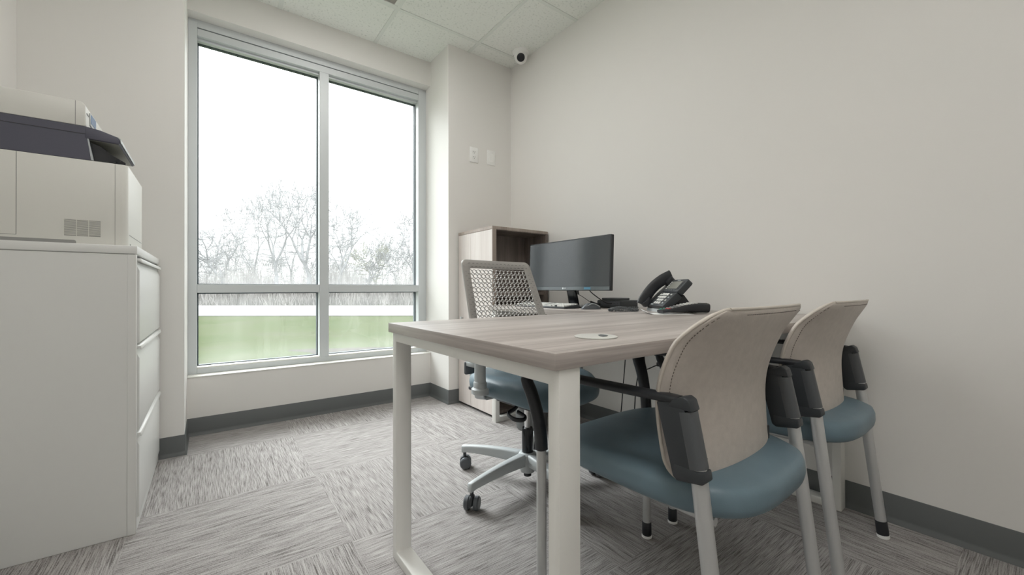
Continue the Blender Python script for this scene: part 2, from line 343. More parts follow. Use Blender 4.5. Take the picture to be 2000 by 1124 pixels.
# cove base with a toe
def cove(name, pts):
    """pts: plan points along the wall face; the base stands on the left-hand side of the walk"""
    prof = [(0.0, 0.0), (0.012, 0.0), (0.011, 0.005), (0.005, 0.014), (0.0035, 0.022), (0.0035, ZB-.002), (0.0025, ZB), (0, ZB)]
    P = [Vector((*p, 0)) for p in pts]; k = len(P); vs, fs, n = [], [], len(prof)
    for i in range(k):
        def nrm(a, b): d = (b-a).normalized(); return Vector((-d.y, d.x, 0))
        if i == 0: m_ = nrm(P[0], P[1])
        elif i == k-1: m_ = nrm(P[-2], P[-1])
        else:
            a, b = nrm(P[i-1], P[i]), nrm(P[i], P[i+1]); m_ = (a+b)/(1+a.dot(b))
        for o, z in prof: vs.append(P[i]+m_*o+Vector((0, 0, z)))
    for i in range(k-1):
        for j in range(n): fs.append((i*n+j, i*n+(j+1) % n, (i+1)*n+(j+1) % n, (i+1)*n+j))
    fs += [tuple(range(n)), tuple(range(k*n-1, (k-1)*n-1, -1))]
    return struct(MB().add(vs, fs).build(name, M['rubber'], smooth=30))
cove('baseboard_back', [(R, B), (C2, B), (C2, YR), (C1, YR), (C1, B), (L, B)])
cove('baseboard_right', [(R, YF), (R, B)])
cove('baseboard_left', [(L, B), (L, YF)])

# window: aluminium frame, mullion, transom, four panes
wn = bpy.data.objects.new('window_1', None); COL.objects.link(wn); struct(wn)
X0, X1, XM0, XM1 = -0.060, 1.339, 0.611, 0.671; Z0, Z1, ZT0, ZT1 = 0.381, 2.342, 0.822, 0.874
ZTOP = 2.437
fr = MB().box(C1, X0, WY, WY+.11, ZS, ZTOP).box(X1, C2, WY, WY+.11, ZS, ZTOP)
fr.box(X0, X1, WY, WY+.11, Z1+.012, 2.398).box(X0, X1, WY+.02, WY+.11, 2.398, 2.405).box(C1, C2, WY+.003, WY+.11, 2.405, ZH)
fr.box(X0, X1, WY, WY+.11, ZS+.008, Z0-.008)
fr.build('window_frame', M['alu'], wn, bevel=0.0015, seg=1)
MB().box(XM0, XM1, WY, WY+.11, Z0-.008, Z1+.012).build('mullion', M['alu'], wn, bevel=0.0015, seg=1)
tr = MB()
for a, b in ((X0, XM0), (XM1, X1)): tr.box(a, b, WY+.001, WY+.11, ZT0, ZT1)
tr.build('transom', M['alu'], wn, bevel=0.0015, seg=1)
for (a, b) in ((X0, XM0), (XM1, X1)):
    for (c, d) in ((Z0, ZT0), (ZT1, Z1)):
        g = MB().box(0, b-a, 0, .006, 0, d-c).build('window_pane', M['glass'], wn, smooth=0, loc=(a, WY+.072, c))
        t = .006
        gk = MB().box(-.001, t, -.012, .02, 0, d-c).box(b-a-t, b-a+.001, -.012, .02, 0, d-c).box(0, b-a, -.012, .02, -.001, t*.6).box(0, b-a, -.012, .02, d-c-t, d-c+.012)
        gk.build('gasket', M['alu_dark'], g, smooth=0)
        if d > 2: MB().box(0, b-a, -.045, -.012, d-c-.004, d-c+.012).build('glazing_stop', M['alu'], g, bevel=.001, seg=1)
    MB().box(a, b, WY, WY+.072, Z0-.008, Z0-.001).build('sill_bead', M['sill'], wn, smooth=0)

# ---------------------------------------------------------------- ceiling fixtures
def ceiling_light(x, y, label, lit):
    t = thing('ceiling_light', label, 'ceiling light', (x, y, H))
    f = MB()
    for a in ((-.291, .291, -.594, -.572), (-.291, .291, .572, .594), (-.291, -.269, -.572, .572), (.269, .291, -.572, .572)): f.box(*a, -.009, .0)
    f.build('frame', M['tile_white'], t, bevel=.0015, seg=1)
    for a in ((-.269, .269, -.572, -.500), (-.269, .269, .480, .572)): MB().box(*a, -.004, 0).build('end_plate', M['end_plate'], t, smooth=0)
    MB().box(-.269, .269, -.500, .480, -.003, 0).build('diffuser', M[lit], t, smooth=0)
ceiling_light(0.663, 1.917, 'lit rectangular ceiling light panel in the tile grid above the desk', 'lit')
ceiling_light(0.055, -0.213, 'added rectangular fill light panel, unseen, over the front end of the room', 'fill_rear')  # unseen panel, added to brighten the near side of the room

# turret security camera under the ceiling
t = thing('security_camera', 'white turret security camera with dark lens in ceiling corner', 'security camera', (1.892, 2.43, H))
MB().lathe([(.062, 0), (.062, -.012), (.058, -.022), (.046, -.030), (.02, -.032)], 32).build('mount', M['plastic_w'], t, smooth=50)
look = Vector((-1.892, -2.43, -1.75)).normalized(); q = look.to_track_quat('Z', 'Y').to_matrix().to_4x4()
m4 = Matrix.Translation((-.008, -.012, -.050)) @ q
MB().lathe([(.001, -.047)]+[(.048*math.cos(a), .048*math.sin(a)) for a in [math.radians(x) for x in range(-70, 47, 9)]]+[(.031, .037), (.030, .034)], 32, m4).build('ball_housing', M['plastic_w'], t, smooth=50)
MB().lathe([(.0295, .030), (.0295, .0375), (.020, .0395), (.001, .040)], 28, m4).build('lens', M['black_gloss'], t, smooth=50)
for a in (2.4, .5):
    MB().lathe([(.004, -.022), (.004, -.026), (.002, -.027)], 10, Matrix.Translation((.052*math.cos(a), .052*math.sin(a), .0))).build('screw', M['seam_grey'], t)

# wall plates on the back wall beside the right column
t = thing('wall_outlet', 'white duplex outlet plate on the back wall beside the window recess', 'outlet', (1.620, B, 1.868))
MB().box(-.037, .037, -.006, 0, -.058, .058).build('plate', M['plastic_w'], t, bevel=.003)
for z in (-.020, .020):
    o = MB().prism(rrect(-.017, .017, z-.014, z+.014, .011, 5), 'y', -.008, -.005).build('socket', M['plastic_w'], t, smooth=30)
    MB().box(-.007, -.0045, -.0085, -.006, z-.001, z+.008).box(.0045, .007, -.0085, -.006, z-.001, z+.008).box(-.002, .002, -.0085, -.006, z-.010, z-.005).build('slot', M['seam'], o, smooth=0)
t = thing('blank_wall_plate', 'white blank wall plate on the back wall nearer the corner', 'wall plate', (1.778, B, 1.874))
MB().box(-.038, .038, -.006, 0, -.058, .058).build('plate', M['plastic_w'], t, bevel=.003)
MB().box(-.017, .017, -.0072, -.005, -.034, .034).build('insert', M['plastic_w'], t, bevel=.0008, seg=1)

# ---------------------------------------------------------------- filing cabinet
t = thing('filing_cabinet', 'white metal three-drawer lateral filing cabinet by the left wall under the printer', 'filing cabinet', (-.43, 2.275, 0))
w2, d2 = .375, .228                          # half width along y, half depth along x
cz = .993
bd = MB().box(-d2, d2-.022, -w2+.002, w2-.002, .0, cz-.03)                      # carcass
bd.box(d2-.024, d2, -w2, -w2+.016, 0, cz-.03).box(d2-.024, d2, w2-.016, w2, 0, cz-.03)   # front stiles
bd.box(d2-.024, d2-.001, -w2+.016, w2-.016, 0, .045)
bd.build('body', M['cab'], t, bevel=.0015, seg=1)
MB().box(-d2, d2+.002, -w2, w2, cz-.028, cz).build('top_panel', M['cab'], t, bevel=.003)
MB().box(-d2+.002, d2-.006, -w2+.003, w2-.003, cz-.031, cz-.027).build('top_gap', M['seam_grey'], t, smooth=0)
for z0, z1 in ((.655, .955), (.352, .650), (.050, .347)):
    pf = [(-.02, z0), (d2-.21-.0+.205-.0, z0)]
    # drawer front with a full-width slanted pull along its top edge
    poly = [(d2-.024, z0), (d2+.004, z0), (d2+.006, z0+.004), (d2+.006, z1-.048), (d2-.004, z1-.022), (d2-.004, z1-.014), (d2-.024, z1-.014)]
    dr = MB().prism([(p, q) for p, q in poly], 'y', -w2+.018, w2-.018).build('drawer', M['cab'], t, bevel=.0012, seg=1)
    MB().prism([(d2-.024, z1-.013), (d2+.007, z1-.013), (d2+.010, z1-.018), (d2+.012, z1-.016), (d2+.010, z1-.004), (d2-.024, z1-.003)], 'y', -w2+.018, w2-.018).build('handle', M['cab'], dr, bevel=.001, seg=1)
MB().lathe([(.009, 0), (.009, .006), (.006, .008)], 16, Matrix.Translation((d2+.001, w2-.03, cz-.045)) @ Matrix.Rotation(PI/2, 4, 'Y')).build('lock', M['chrome'], t)

# ---------------------------------------------------------------- printer on the cabinet
PX, PY0, PY1 = -.230, 1.950, 2.33
t = thing('office_printer', 'white multifunction office printer with slate band standing on the filing cabinet', 'printer', (-.43, 2.14, .9945))
ox, oy, oz = .43, -2.14, -.9945
def P(x, y, z): return (x+ox, y+oy, z+oz)
def pbox(mb, x0, x1, y0, y1, z0, z1): return mb.box(x0+ox, x1+ox, y0+oy, y1+oy, z0+oz, z1+oz)
# lower body: plan with rounded front corner, foot recess along the bottom of the side
plan = [(x+ox, y+oy) for x, y in rrect(-.640, PX, PY0, PY1, .018, 5)]
MB().prism(plan, 'z', .0, 1.279+oz).build('body', M['printer_w'], t, bevel=.003, smooth=30)
s = MB(); pbox(s, -.4875, -.4860, PY0-.0006, PY0+.002, 1.017, 1.277); pbox(s, -.64, -.4865, PY0-.0006, PY0+.002, 1.0155, 1.0170)
s.build('side_seam', M['seam_grey'], t, smooth=0)
s = MB(); pbox(s, -.2632, -.2622, PY0-.0005, PY0+.002, .996, 1.277); s.build('corner_seam', M['seam_grey'], t, smooth=0)
s = MB().prism([(x+ox, z+oz) for x, z in rrect(-.62, -.356, .990, 1.0075, .006, 4)], 'y', PY0-.001+oy, PY0+.004+oy); s.build('base_recess', M['seam_grey'], t, smooth=30)
vt = MB(); pbox(vt, -.3835, -.2985, PY0-.0008, PY0+.002, 1.0215, 1.0765); vt = vt.build('vent_grille', M['seam_grey'], t, smooth=0)
vb = MB()
for k in range(15):
    z = 1.0240+k*.0036; pbox(vb, -.3835, -.2985, PY0-.0022, PY0, z, z+.0017)
pbox(vb, -.3560, -.3545, PY0-.0028, PY0, 1.0215, 1.0765); pbox(vb, -.3275, -.3260, PY0-.0028, PY0, 1.0215, 1.0765)
vb.build('vent_slats', M['printer_w'], vt, smooth=0)
# dark middle band
band = [(-.640, 1.279), (-.321, 1.279), (-.336, 1.392), (-.640, 1.392)]
MB().prism([(x+ox, z+oz) for x, z in band], 'y', PY0+.001+oy, PY1-.002+oy).build('middle_band', M['printer_d'], t, bevel=.0015, seg=1)
s = MB(); pbox(s, -.64, -.334, PY0-.0004, PY0+.002, 1.3655, 1.3668); s.build('band_seam', M['seam'], t, smooth=0)
# output tray ribs under the control panel
rb = MB()
for k in range(12):
    y = PY0+.016+k*.024; rb.prism([(x+ox, z+oz) for x, z in [(-.322, 1.2815), (-.264+.010*(k % 3), 1.2865), (-.264+.010*(k % 3), 1.300), (-.300, 1.334), (-.333, 1.346)]], 'y', y+oy, y+.007+oy)
rb.build('output_ribs', M['black_gloss'], t, smooth=0)
MB().prism([(x+ox, z+oz) for x, z in [(-.322, 1.281), (-.333, 1.352), (-.328, 1.352), (-.316, 1.281)]], 'y', PY0+.002+oy, PY0+.012+oy).build('rib_trim', M['base_grey'], t, smooth=0)
cp = [(-.337, 1.392), (-.300, 1.386), (-.258, 1.372), (-.2525, 1.366), (-.250, 1.352), (-.254, 1.349), (-.336, 1.352)]
cpo = MB().prism([(x+ox, z+oz) for x, z in cp], 'y', PY0+oy, PY0+.325+oy).build('control_panel', M['printer_d'], t, bevel=.002)
MB().prism([(x+ox, z+oz) for x, z in [(-.2575, 1.3715), (-.2515, 1.3655), (-.2490, 1.3525), (-.2470, 1.3525), (-.2492, 1.3665), (-.2560, 1.3730)]], 'y', PY0+.001+oy, PY0+.324+oy).build('panel_edge_trim', M['base_grey'], cpo, smooth=0)
MB().prism([(x+ox, z+oz) for x, z in [(-.330, 1.3515), (-.256, 1.3488), (-.256, 1.3478), (-.330, 1.3505)]], 'y', PY0+.01+oy, PY0+.315+oy).build('panel_underside', M['lcd'], cpo, smooth=0)
# scanner lid
lid = [(-.640, 1.392), (-.336, 1.392), (-.334, 1.398), (-.335, 1.462), (-.345, 1.4735), (-.640, 1.4735)]
MB().prism([(x+ox, z+oz) for x, z in lid], 'y', PY0+oy, PY1-.06+oy).build('scanner_lid', M['printer_w'], t, bevel=.003)
s = MB(); pbox(s, -.3592, -.3578, PY0-.0006, PY0+.002, 1.393, 1.4725); s.build('lid_seam', M['seam_grey'], t, smooth=0)
sc = MB(); pbox(sc, -.3345, -.331, PY0+.05, PY0+.135, 1.410, 1.455); sc = sc.build('touch_screen', M['base_grey'], t, bevel=.001, seg=1)
s = MB(); pbox(s, -.3312, -.3300, PY0+.056, PY0+.128, 1.420, 1.450); s.build('display', M['blue_lcd'], sc, smooth=0)
s = MB(); pbox(s, -.3348, -.3335, PY0+.012, PY0+.040, 1.436, 1.441); s.build('brand_mark', M['seam_grey'], t, smooth=0)
s = MB(); pbox(s, PX-.001, PX+.0008, PY0+.03, PY1-.03, 1.0355, 1.0368); pbox(s, PX-.001, PX+.0008, PY0+.045, PY0+.06, .998, 1.006); s.build('tray_seam', M['seam_grey'], t, smooth=0)

# ---------------------------------------------------------------- desk, return desk, storage tower
TX0, TX1, TY0, TY1, TZ, TT = .451, 1.960, .489, 1.259, .7364, .0286
t = thing('desk', 'grey woodgrain desk on white metal loop legs projecting from the right wall', 'desk', (TX0, TY0, 0))
MB().box(0, TX1-TX0, 0, TY1-TY0, TZ-TT, TZ).build('tabletop', M['desk'], t, bevel=.0012, seg=2)
def loop(x0, x1, y0, y1, z1, th, along='y', m=M['white_metal'], parent=None, name='leg_frame'):
    b = MB()
    # one mitred rectangular loop of flat tube
    if along == 'y':
        o = [(y0, 0), (y1, 0), (y1, z1), (y0, z1)]; i = [(y0+th, th), (y1-th, th), (y1-th, z1-th), (y0+th, z1-th)]
        vs = [(x, *p) for x in (x0, x1) for p in o+i]
    else:
        o = [(x0, 0), (x1, 0), (x1, z1), (x0, z1)]; i = [(x0+th, th), (x1-th, th), (x1-th, z1-th), (x0+th, z1-th)]
        vs = [(p[0], y, p[1]) for y in (y0, y1) for p in o+i]
    fs = []
    for k in range(4):
        n = (k+1) % 4
        fs += [(k, n, 4+n, 4+k), (8+k, 8+n, 12+n, 12+k), (k, n, 8+n, 8+k), (4+k, 4+n, 12+n, 12+k)]
    return b.add(vs, fs).build(name, m, parent, bevel=.0022, seg=2)
loop(.012, .062, .004, TY1-TY0-.006, TZ-TT-.0005, .028, 'y', parent=t)
loop(TX1-TX0-.052, TX1-TX0-.002, .004, TY1-TY0-.006, TZ-TT-.0005, .028, 'y', parent=t)
MB().box(.05, TX1-TX0-.05, .33, .37, TZ-TT-.03, TZ-TT).build('stretcher', M['white_metal'], t, bevel=.002)
# cable grommet let into the top
g = MB().lathe([(.001, .0005), (.0465, .0005), (.0465, .002), (.044, .003), (.039, .0032), (.001, .0032)], 40, Matrix.Translation((.680-TX0, .607-TY0, TZ))).build('grommet', mat('grommet_grey', (.62, .62, .585), .4), t, smooth=30)
pts = [(.026*math.cos(a), .026*math.sin(a)) for a in [math.radians(x) for x in range(-60, 61, 10)]]
pts += [(.006, .012), (.006, -.012)]
MB().prism(pts, 'z', .0030, .0037, Matrix.Translation((.680-TX0, .607-TY0, TZ)) @ Matrix.Rotation(-.75, 4, 'Z')).build('cable_slot', M['grey_p'], g, smooth=0)

RX0, RX1, RY0, RY1, RZ = 1.432, 1.960, 1.2585, 2.186, .7364
t = thing('return_desk', 'woodgrain return desk along the right wall under the monitor', 'desk', (RX0, RY0, 0))
MB().box(0, RX1-RX0, 0, RY1-RY0, RZ-TT, RZ).build('tabletop', M['desk_y'], t, bevel=.0012)
loop(.012, RX1-RX0-.02, RY1-RY0-.07, RY1-RY0-.027, RZ-TT-.0005, .030, 'x', parent=t)
MB().box(RX1-RX0-.03, RX1-RX0-.012, .05, RY1-RY0-.07, RZ-TT-.05, RZ-TT).build('support_rail', M['white_metal'], t, bevel=.001)

SX0, SX1, SY0, SY1, SH = 1.478, 1.960, 2.202, 2.652, 1.256
t = thing('storage_tower', 'tall pale woodgrain storage tower with open dark shelf in the back corner', 'storage cabinet', (SX0, SY0, 0))
ww, dd = SX1-SX0, SY1-SY0
c = MB().box(.020, ww, .24, dd, .015, SH-.02)                                          # closed rear half behind the doors
c.build('body', M['band_wood'], t, bevel=.001, seg=1)
MB().box(0, ww, 0, dd, SH-.02, SH).build('top_panel', M['band_wood'], t, bevel=.001, seg=1)
MB().box(.001, .016, .0, .2765, .018, SH-.0215).build('side_panel', M['pale_wood'], t, bevel=.001, seg=1)
d_ = MB().box(.001, .016, .2790, dd-.002, .018, SH-.0215).build('door', M['pale_wood'], t, bevel=.001, seg=1)
MB().lathe([(.005, 0), (.005, .012), (.010, .014), (.011, .020), (.006, .022)], 16, Matrix.Translation((.001, .385, .632)) @ Matrix.Rotation(-PI/2, 4, 'Y')).build('knob', M['silver'], d_)
MB().box(.016, .030, 0, .24, .018, SH-.02).build('niche_left_panel', M['dark_wood'], t, bevel=.001, seg=1)
MB().box(ww-.020, ww, 0, .24, .018, SH-.02).build('niche_right_panel', M['dark_wood'], t, bevel=.001, seg=1)
MB().box(.030, ww-.020, .235, .2395, .018, SH-.02).build('niche_back', M['dark_wood'], t, smooth=0)
MB().box(.030, ww-.020, .002, .235, SH-.024, SH-.0205).build('niche_ceiling', M['dark_wood'], t, smooth=0)
for z in (.018, .40, .80): MB().box(.030, ww-.020, .02 if z > .1 else .004, .234, z, z+.018).build('shelf', M['dark_wood'], t, bevel=.001, seg=1)
MB().box(.0002, .0305, -.001, .004, .018, SH-.02).build('front_edge_band', M['band_wood'], t, smooth=0)
MB().box(.02, ww-.01, .02, dd-.02, 0, .018).build('plinth', M['seam'], t, smooth=0)

# ---------------------------------------------------------------- guest chairs (face +y, tucked under the desk)
def guest_chair(label, loc):
    t = thing('guest_chair', label, 'chair', loc, 0, 'guest chairs at the desk')
    # seat cushion
    def outline(ins):
        pts = []
        for k in range(64):
            a = 2*PI*k/64; ca, sa = math.cos(a), math.sin(a)
            e = 3.6 if sa < 0 else 4.2
            hx, hy = .232-ins, (.262 if sa > 0 else .258)-ins
            x = hx*math.copysign(abs(ca)**(2/e), ca); y = hy*math.copysign(abs(sa)**(2/e), sa)
            x *= 1.0-.05*max(0, -y/.26)**2
            pts.append((x, y+.002))
        return pts
    dome = lambda k: (lambda x, y: .466+.010*k*(1-(x/.23)**2)-.020*max(0, (y-.10)/.16)**2-.006*max(0, (-y-.12)/.14)**2)
    zs = [(.035, .402), (.012, .404), (.003, .412), (0, .426), (.001, lambda x, y: .445-.010*max(0, (y-.1)/.16)**2), (.006, lambda x, y: .458-.016*max(0, (y-.1)/.16)**2), (.018, dome(0)), (.05, dome(.6)), (.10, dome(.9)), (.16, dome(1))]
    MB().cushion(outline, zs).build('seat', M['blue'], t, smooth=60)
    MB().cushion(outline, [(.045, .392), (.040, .3925), (.040, .4035), (.045, .404)]).build('seat_pan', M['black'], t, smooth=60)
    # under-frame
    fr = MB()
    for s in (-1, 1):
        fr.sweep([(s*.185, -.19, .396), (s*.185, .225, .396)], .0085, 12)
        fr.sweep([(s*.238, -.198, .398), (s*.150, -.165, .394)], .0095, 12)
    fr.sweep([(-.235, .236, .396), (.235, .236, .396)], .0095, 12); fr.sweep([(-.19, -.165, .394), (.19, -.165, .394)], .0095, 12)
    fr.build('seat_frame', M['silver'], t, smooth=60)
    for s in (-1, 1):
        # front leg
        lg = MB().sweep([(s*.240, .243, .05), (s*.240, .243, .430)], .0132, 18).build('front_leg', M['silver'], t, smooth=60)
        MB().lathe([(.0150, .010), (.0155, .012), (.0150, .052), (.0135, .054)], 20, Matrix.Translation((s*.240, .243, 0))).build('foot_sleeve', M['black'], lg, smooth=40)
        MB().lathe([(.0135, 0), (.0165, .002), (.0165, .008), (.014, .011)], 20, Matrix.Translation((s*.240, .243, 0))).build('glide', M['plastic_w'], lg, smooth=40)
        # rear leg, splayed backwards
        a, b = Vector((s*.240, -.1835, .520)), Vector((s*.240, -.2390, .05)); d = (b-a)/(a.z-b.z); f0 = b+d*.04
        lg = MB().sweep([a, a.lerp(b, .5), b], .0150, 18).build('rear_leg', M['silver'], t, smooth=60)
        MB().sweep([b+d*-.004, b+d*.040], .0165, 18).build('foot_sleeve', M['black'], lg, smooth=40)
        MB().sweep([(f0.x, f0.y, .010), (f0.x, f0.y-.001, 0)], .0172, 18).build('glide', M['plastic_w'], lg, smooth=40)
        # arm: tapered front post bending back into a long flat rail
        path = spline([(s*.240, .243, .415), (s*.2405, .2445, .445), (s*.244, .252, .50), (s*.250, .268, .555), (s*.256, .283, .592), (s*.260, .287, .616), (s*.261, .270, .6285), (s*.260, .225, .6295), (s*.255, .10, .629), (s*.248, -.06, .630), (s*.242, -.120, .630), (s*.240, -.150, .629)], 6)
        def prof(u):
            if u < .16: return (.0155, .0155)
            if u < .50: q = (u-.16)/.34; return (.0155+.009*q, .0155-.0045*q)
            if u < .6: return (.0225, .0085)
            return (.0225-.0075*(u-.6)/.4, .0085)
        arm = MB().sweep(path, prof, 20, up=(s*1, 0, 0.001) if False else (0, 0.02, 1), e=2.8).build('armrest', M['black'], t, smooth=60)
        # rear bracket that holds the back
        h_ = .0155; br = MB()
        for poly in ([(-.108, .621), (-.140, .632), (-.164, .632), (-.188, .500), (-.152, .482), (-.142, .487)],
                     [(-.130, .6155), (-.140, .632), (-.165, .641), (-.175, .635), (-.1815, .6155)],
                     [(-.145, .5115), (-.2015, .5115), (-.2045, .495), (-.200, .489), (-.152, .4815), (-.143, .487)]):
            br.prism(poly, 'x', s*.240-h_, s*.240+h_); h_ += .0006
        br = br.build('back_bracket', M['charcoal'], t, bevel=.003, seg=2)
        MB().sweep([(s*.240, -.1645, .612), (s*.240, -.1850, .512)], .0170, 18, e=2.6).build('bracket_sleeve', M['sleeve'], br, smooth=50)
    # backrest shell
    zb, zt = .452, .803
    def hw(z):
        w0 = .226+.024*min(1, max(0, (z-zb)/.22))
        rt, rb = .070, .05
        if z > zt-rt: w0 = w0-rt+math.sqrt(max(0, rt*rt-(rt-(zt-z))**2))
        if z < zb+rb: w0 = w0-rb+math.sqrt(max(0, rb*rb-(rb-(z-zb))**2))
        return w0
    def table(pts):
        c = spline([(a, b, 0) for a, b in pts], 8)
        def f(z):
            for p, q in zip(c, c[1:]):
                if z <= q.x: return p.y+(q.y-p.y)*max(0, (z-p.x))/max(1e-6, q.x-p.x)
            return c[-1].y
        return f
    yc = table([(.45, -.168), (.52, -.164), (.60, -.160), (.66, -.168), (.728, -.192), (.766, -.210), (.803, -.228)])
    ye = table([(.45, -.112), (.52, -.104), (.60, -.104), (.66, -.116), (.728, -.144), (.766, -.172), (.803, -.204)])
    def surf(u, z, side, ins=0.0):
        w_ = hw(z)-ins; x = u*w_
        base = yc(z)+(ye(z)-yc(z))*abs(x/.24)**2.3
        edge = min(1, (1-abs(u))*w_/.03, ); ez = min(1, (zt-z)/.03, (z-zb)/.025)
        pf = max(0, min(edge, ez)); puff = (1-(1-pf)**2)**.5
        return Vector((x, base+(-.013*puff if side < 0 else .019*puff), z))
    NU, NZ = 40, 40
    zl = []
    for i in range(NZ+1):
        q = i/NZ; q = .5-.5*math.cos(PI*q); zl.append(zb+(zt-zb)*q)
    us = [math.sin(PI/2*(-1+2*j/NU)) for j in range(NU+1)]
    vs, fs = [], []
    for side in (-1, 1):
        for z in zl:
            for u in us: vs.append(surf(u, z, side))
    n1, off = NU+1, (NU+1)*(NZ+1)
    for i in range(NZ):
        for j in range(NU):
            a = i*n1+j; fs.append((a, a+1, a+n1+1, a+n1)); fs.append((off+a, off+a+n1, off+a+n1+1, off+a+1))
    mb = MB().add(vs, fs); bk = mb.build('backrest', M['beige'], t, smooth=0)
    bm = bmesh.new(); bm.from_mesh(bk.data); bmesh.ops.remove_doubles(bm, verts=bm.verts, dist=.0004); bmesh.ops.recalc_face_normals(bm, faces=bm.faces); bm.to_mesh(bk.data); bm.free()
    for p in bk.data.polygons: p.use_smooth = True
    # welt round the rim and the stitch line beside it
    rim = [surf(1, z, -1) for z in zl]+[surf(u, zt-.0002, -1) for u in reversed(us[1:-1])]+[surf(-1, z, -1) for z in reversed(zl)]
    MB().sweep([p+Vector((0, -.001, 0)) for p in rim], .0034, 8).build('welt', M['beige_welt'], bk, smooth=60)
    st = MB(); path = [surf(1, z, -1, 0)-Vector((.0, 0, 0)) for z in zl]
    def inner(p_u, z):
        q = surf(p_u, z, -1); return q+Vector((0, -.0012, 0))
    line = []
    for z in zl:
        if z > zt-.012: break
        w_ = hw(z); line.append((max(0, 1-.012/w_), z))
    ring = [inner(u, z) for u, z in line]+[inner(u*.93, zt-.012) for u in reversed(us) if abs(u) < .70]+[inner(-u, z) for u, z in reversed(line)]
    L_ = 0.0; acc = 0.0; on = True
    for p, q in zip(ring, ring[1:]):
        seg = (q-p).length
        if seg < 1e-6: continue
        if seg > .05:
            if st.v: st.build('stitching', M['stitch'], bk, smooth=0); st = MB()
            continue
        k = max(1, int(seg/.0062)); 
        for i in range(k):
            a = p.lerp(q, (i+.15)/k); b = p.lerp(q, (i+.72)/k)
            st.sweep([a, b], .0008, 4)
    if st.v: st.build('stitching', M['stitch'], bk, smooth=0)
    for x in (-.155, .155): MB().box(x-.004, x+.004, yc(.46)-.006, yc(.46)+.004, .444, .462).build('zip_pull', M['black'], bk, bevel=.001, seg=1)
    for s in (-1, 1): MB().box(s*.150-.016, s*.150+.016, -.158, -.145, .400, .50).build('back_support', M['black'], t, bevel=.002)
    return t
g1 = guest_chair('beige-backed guest chair with blue seat nearest the free end of the desk', (.956, .588, 0))
g1.rotation_euler.z = math.radians(1.5)
g2 = copy_tree(g1); g2.location = (1.584, .597, 0); g2['label'] = 'beige-backed guest chair with blue seat beside the right wall'

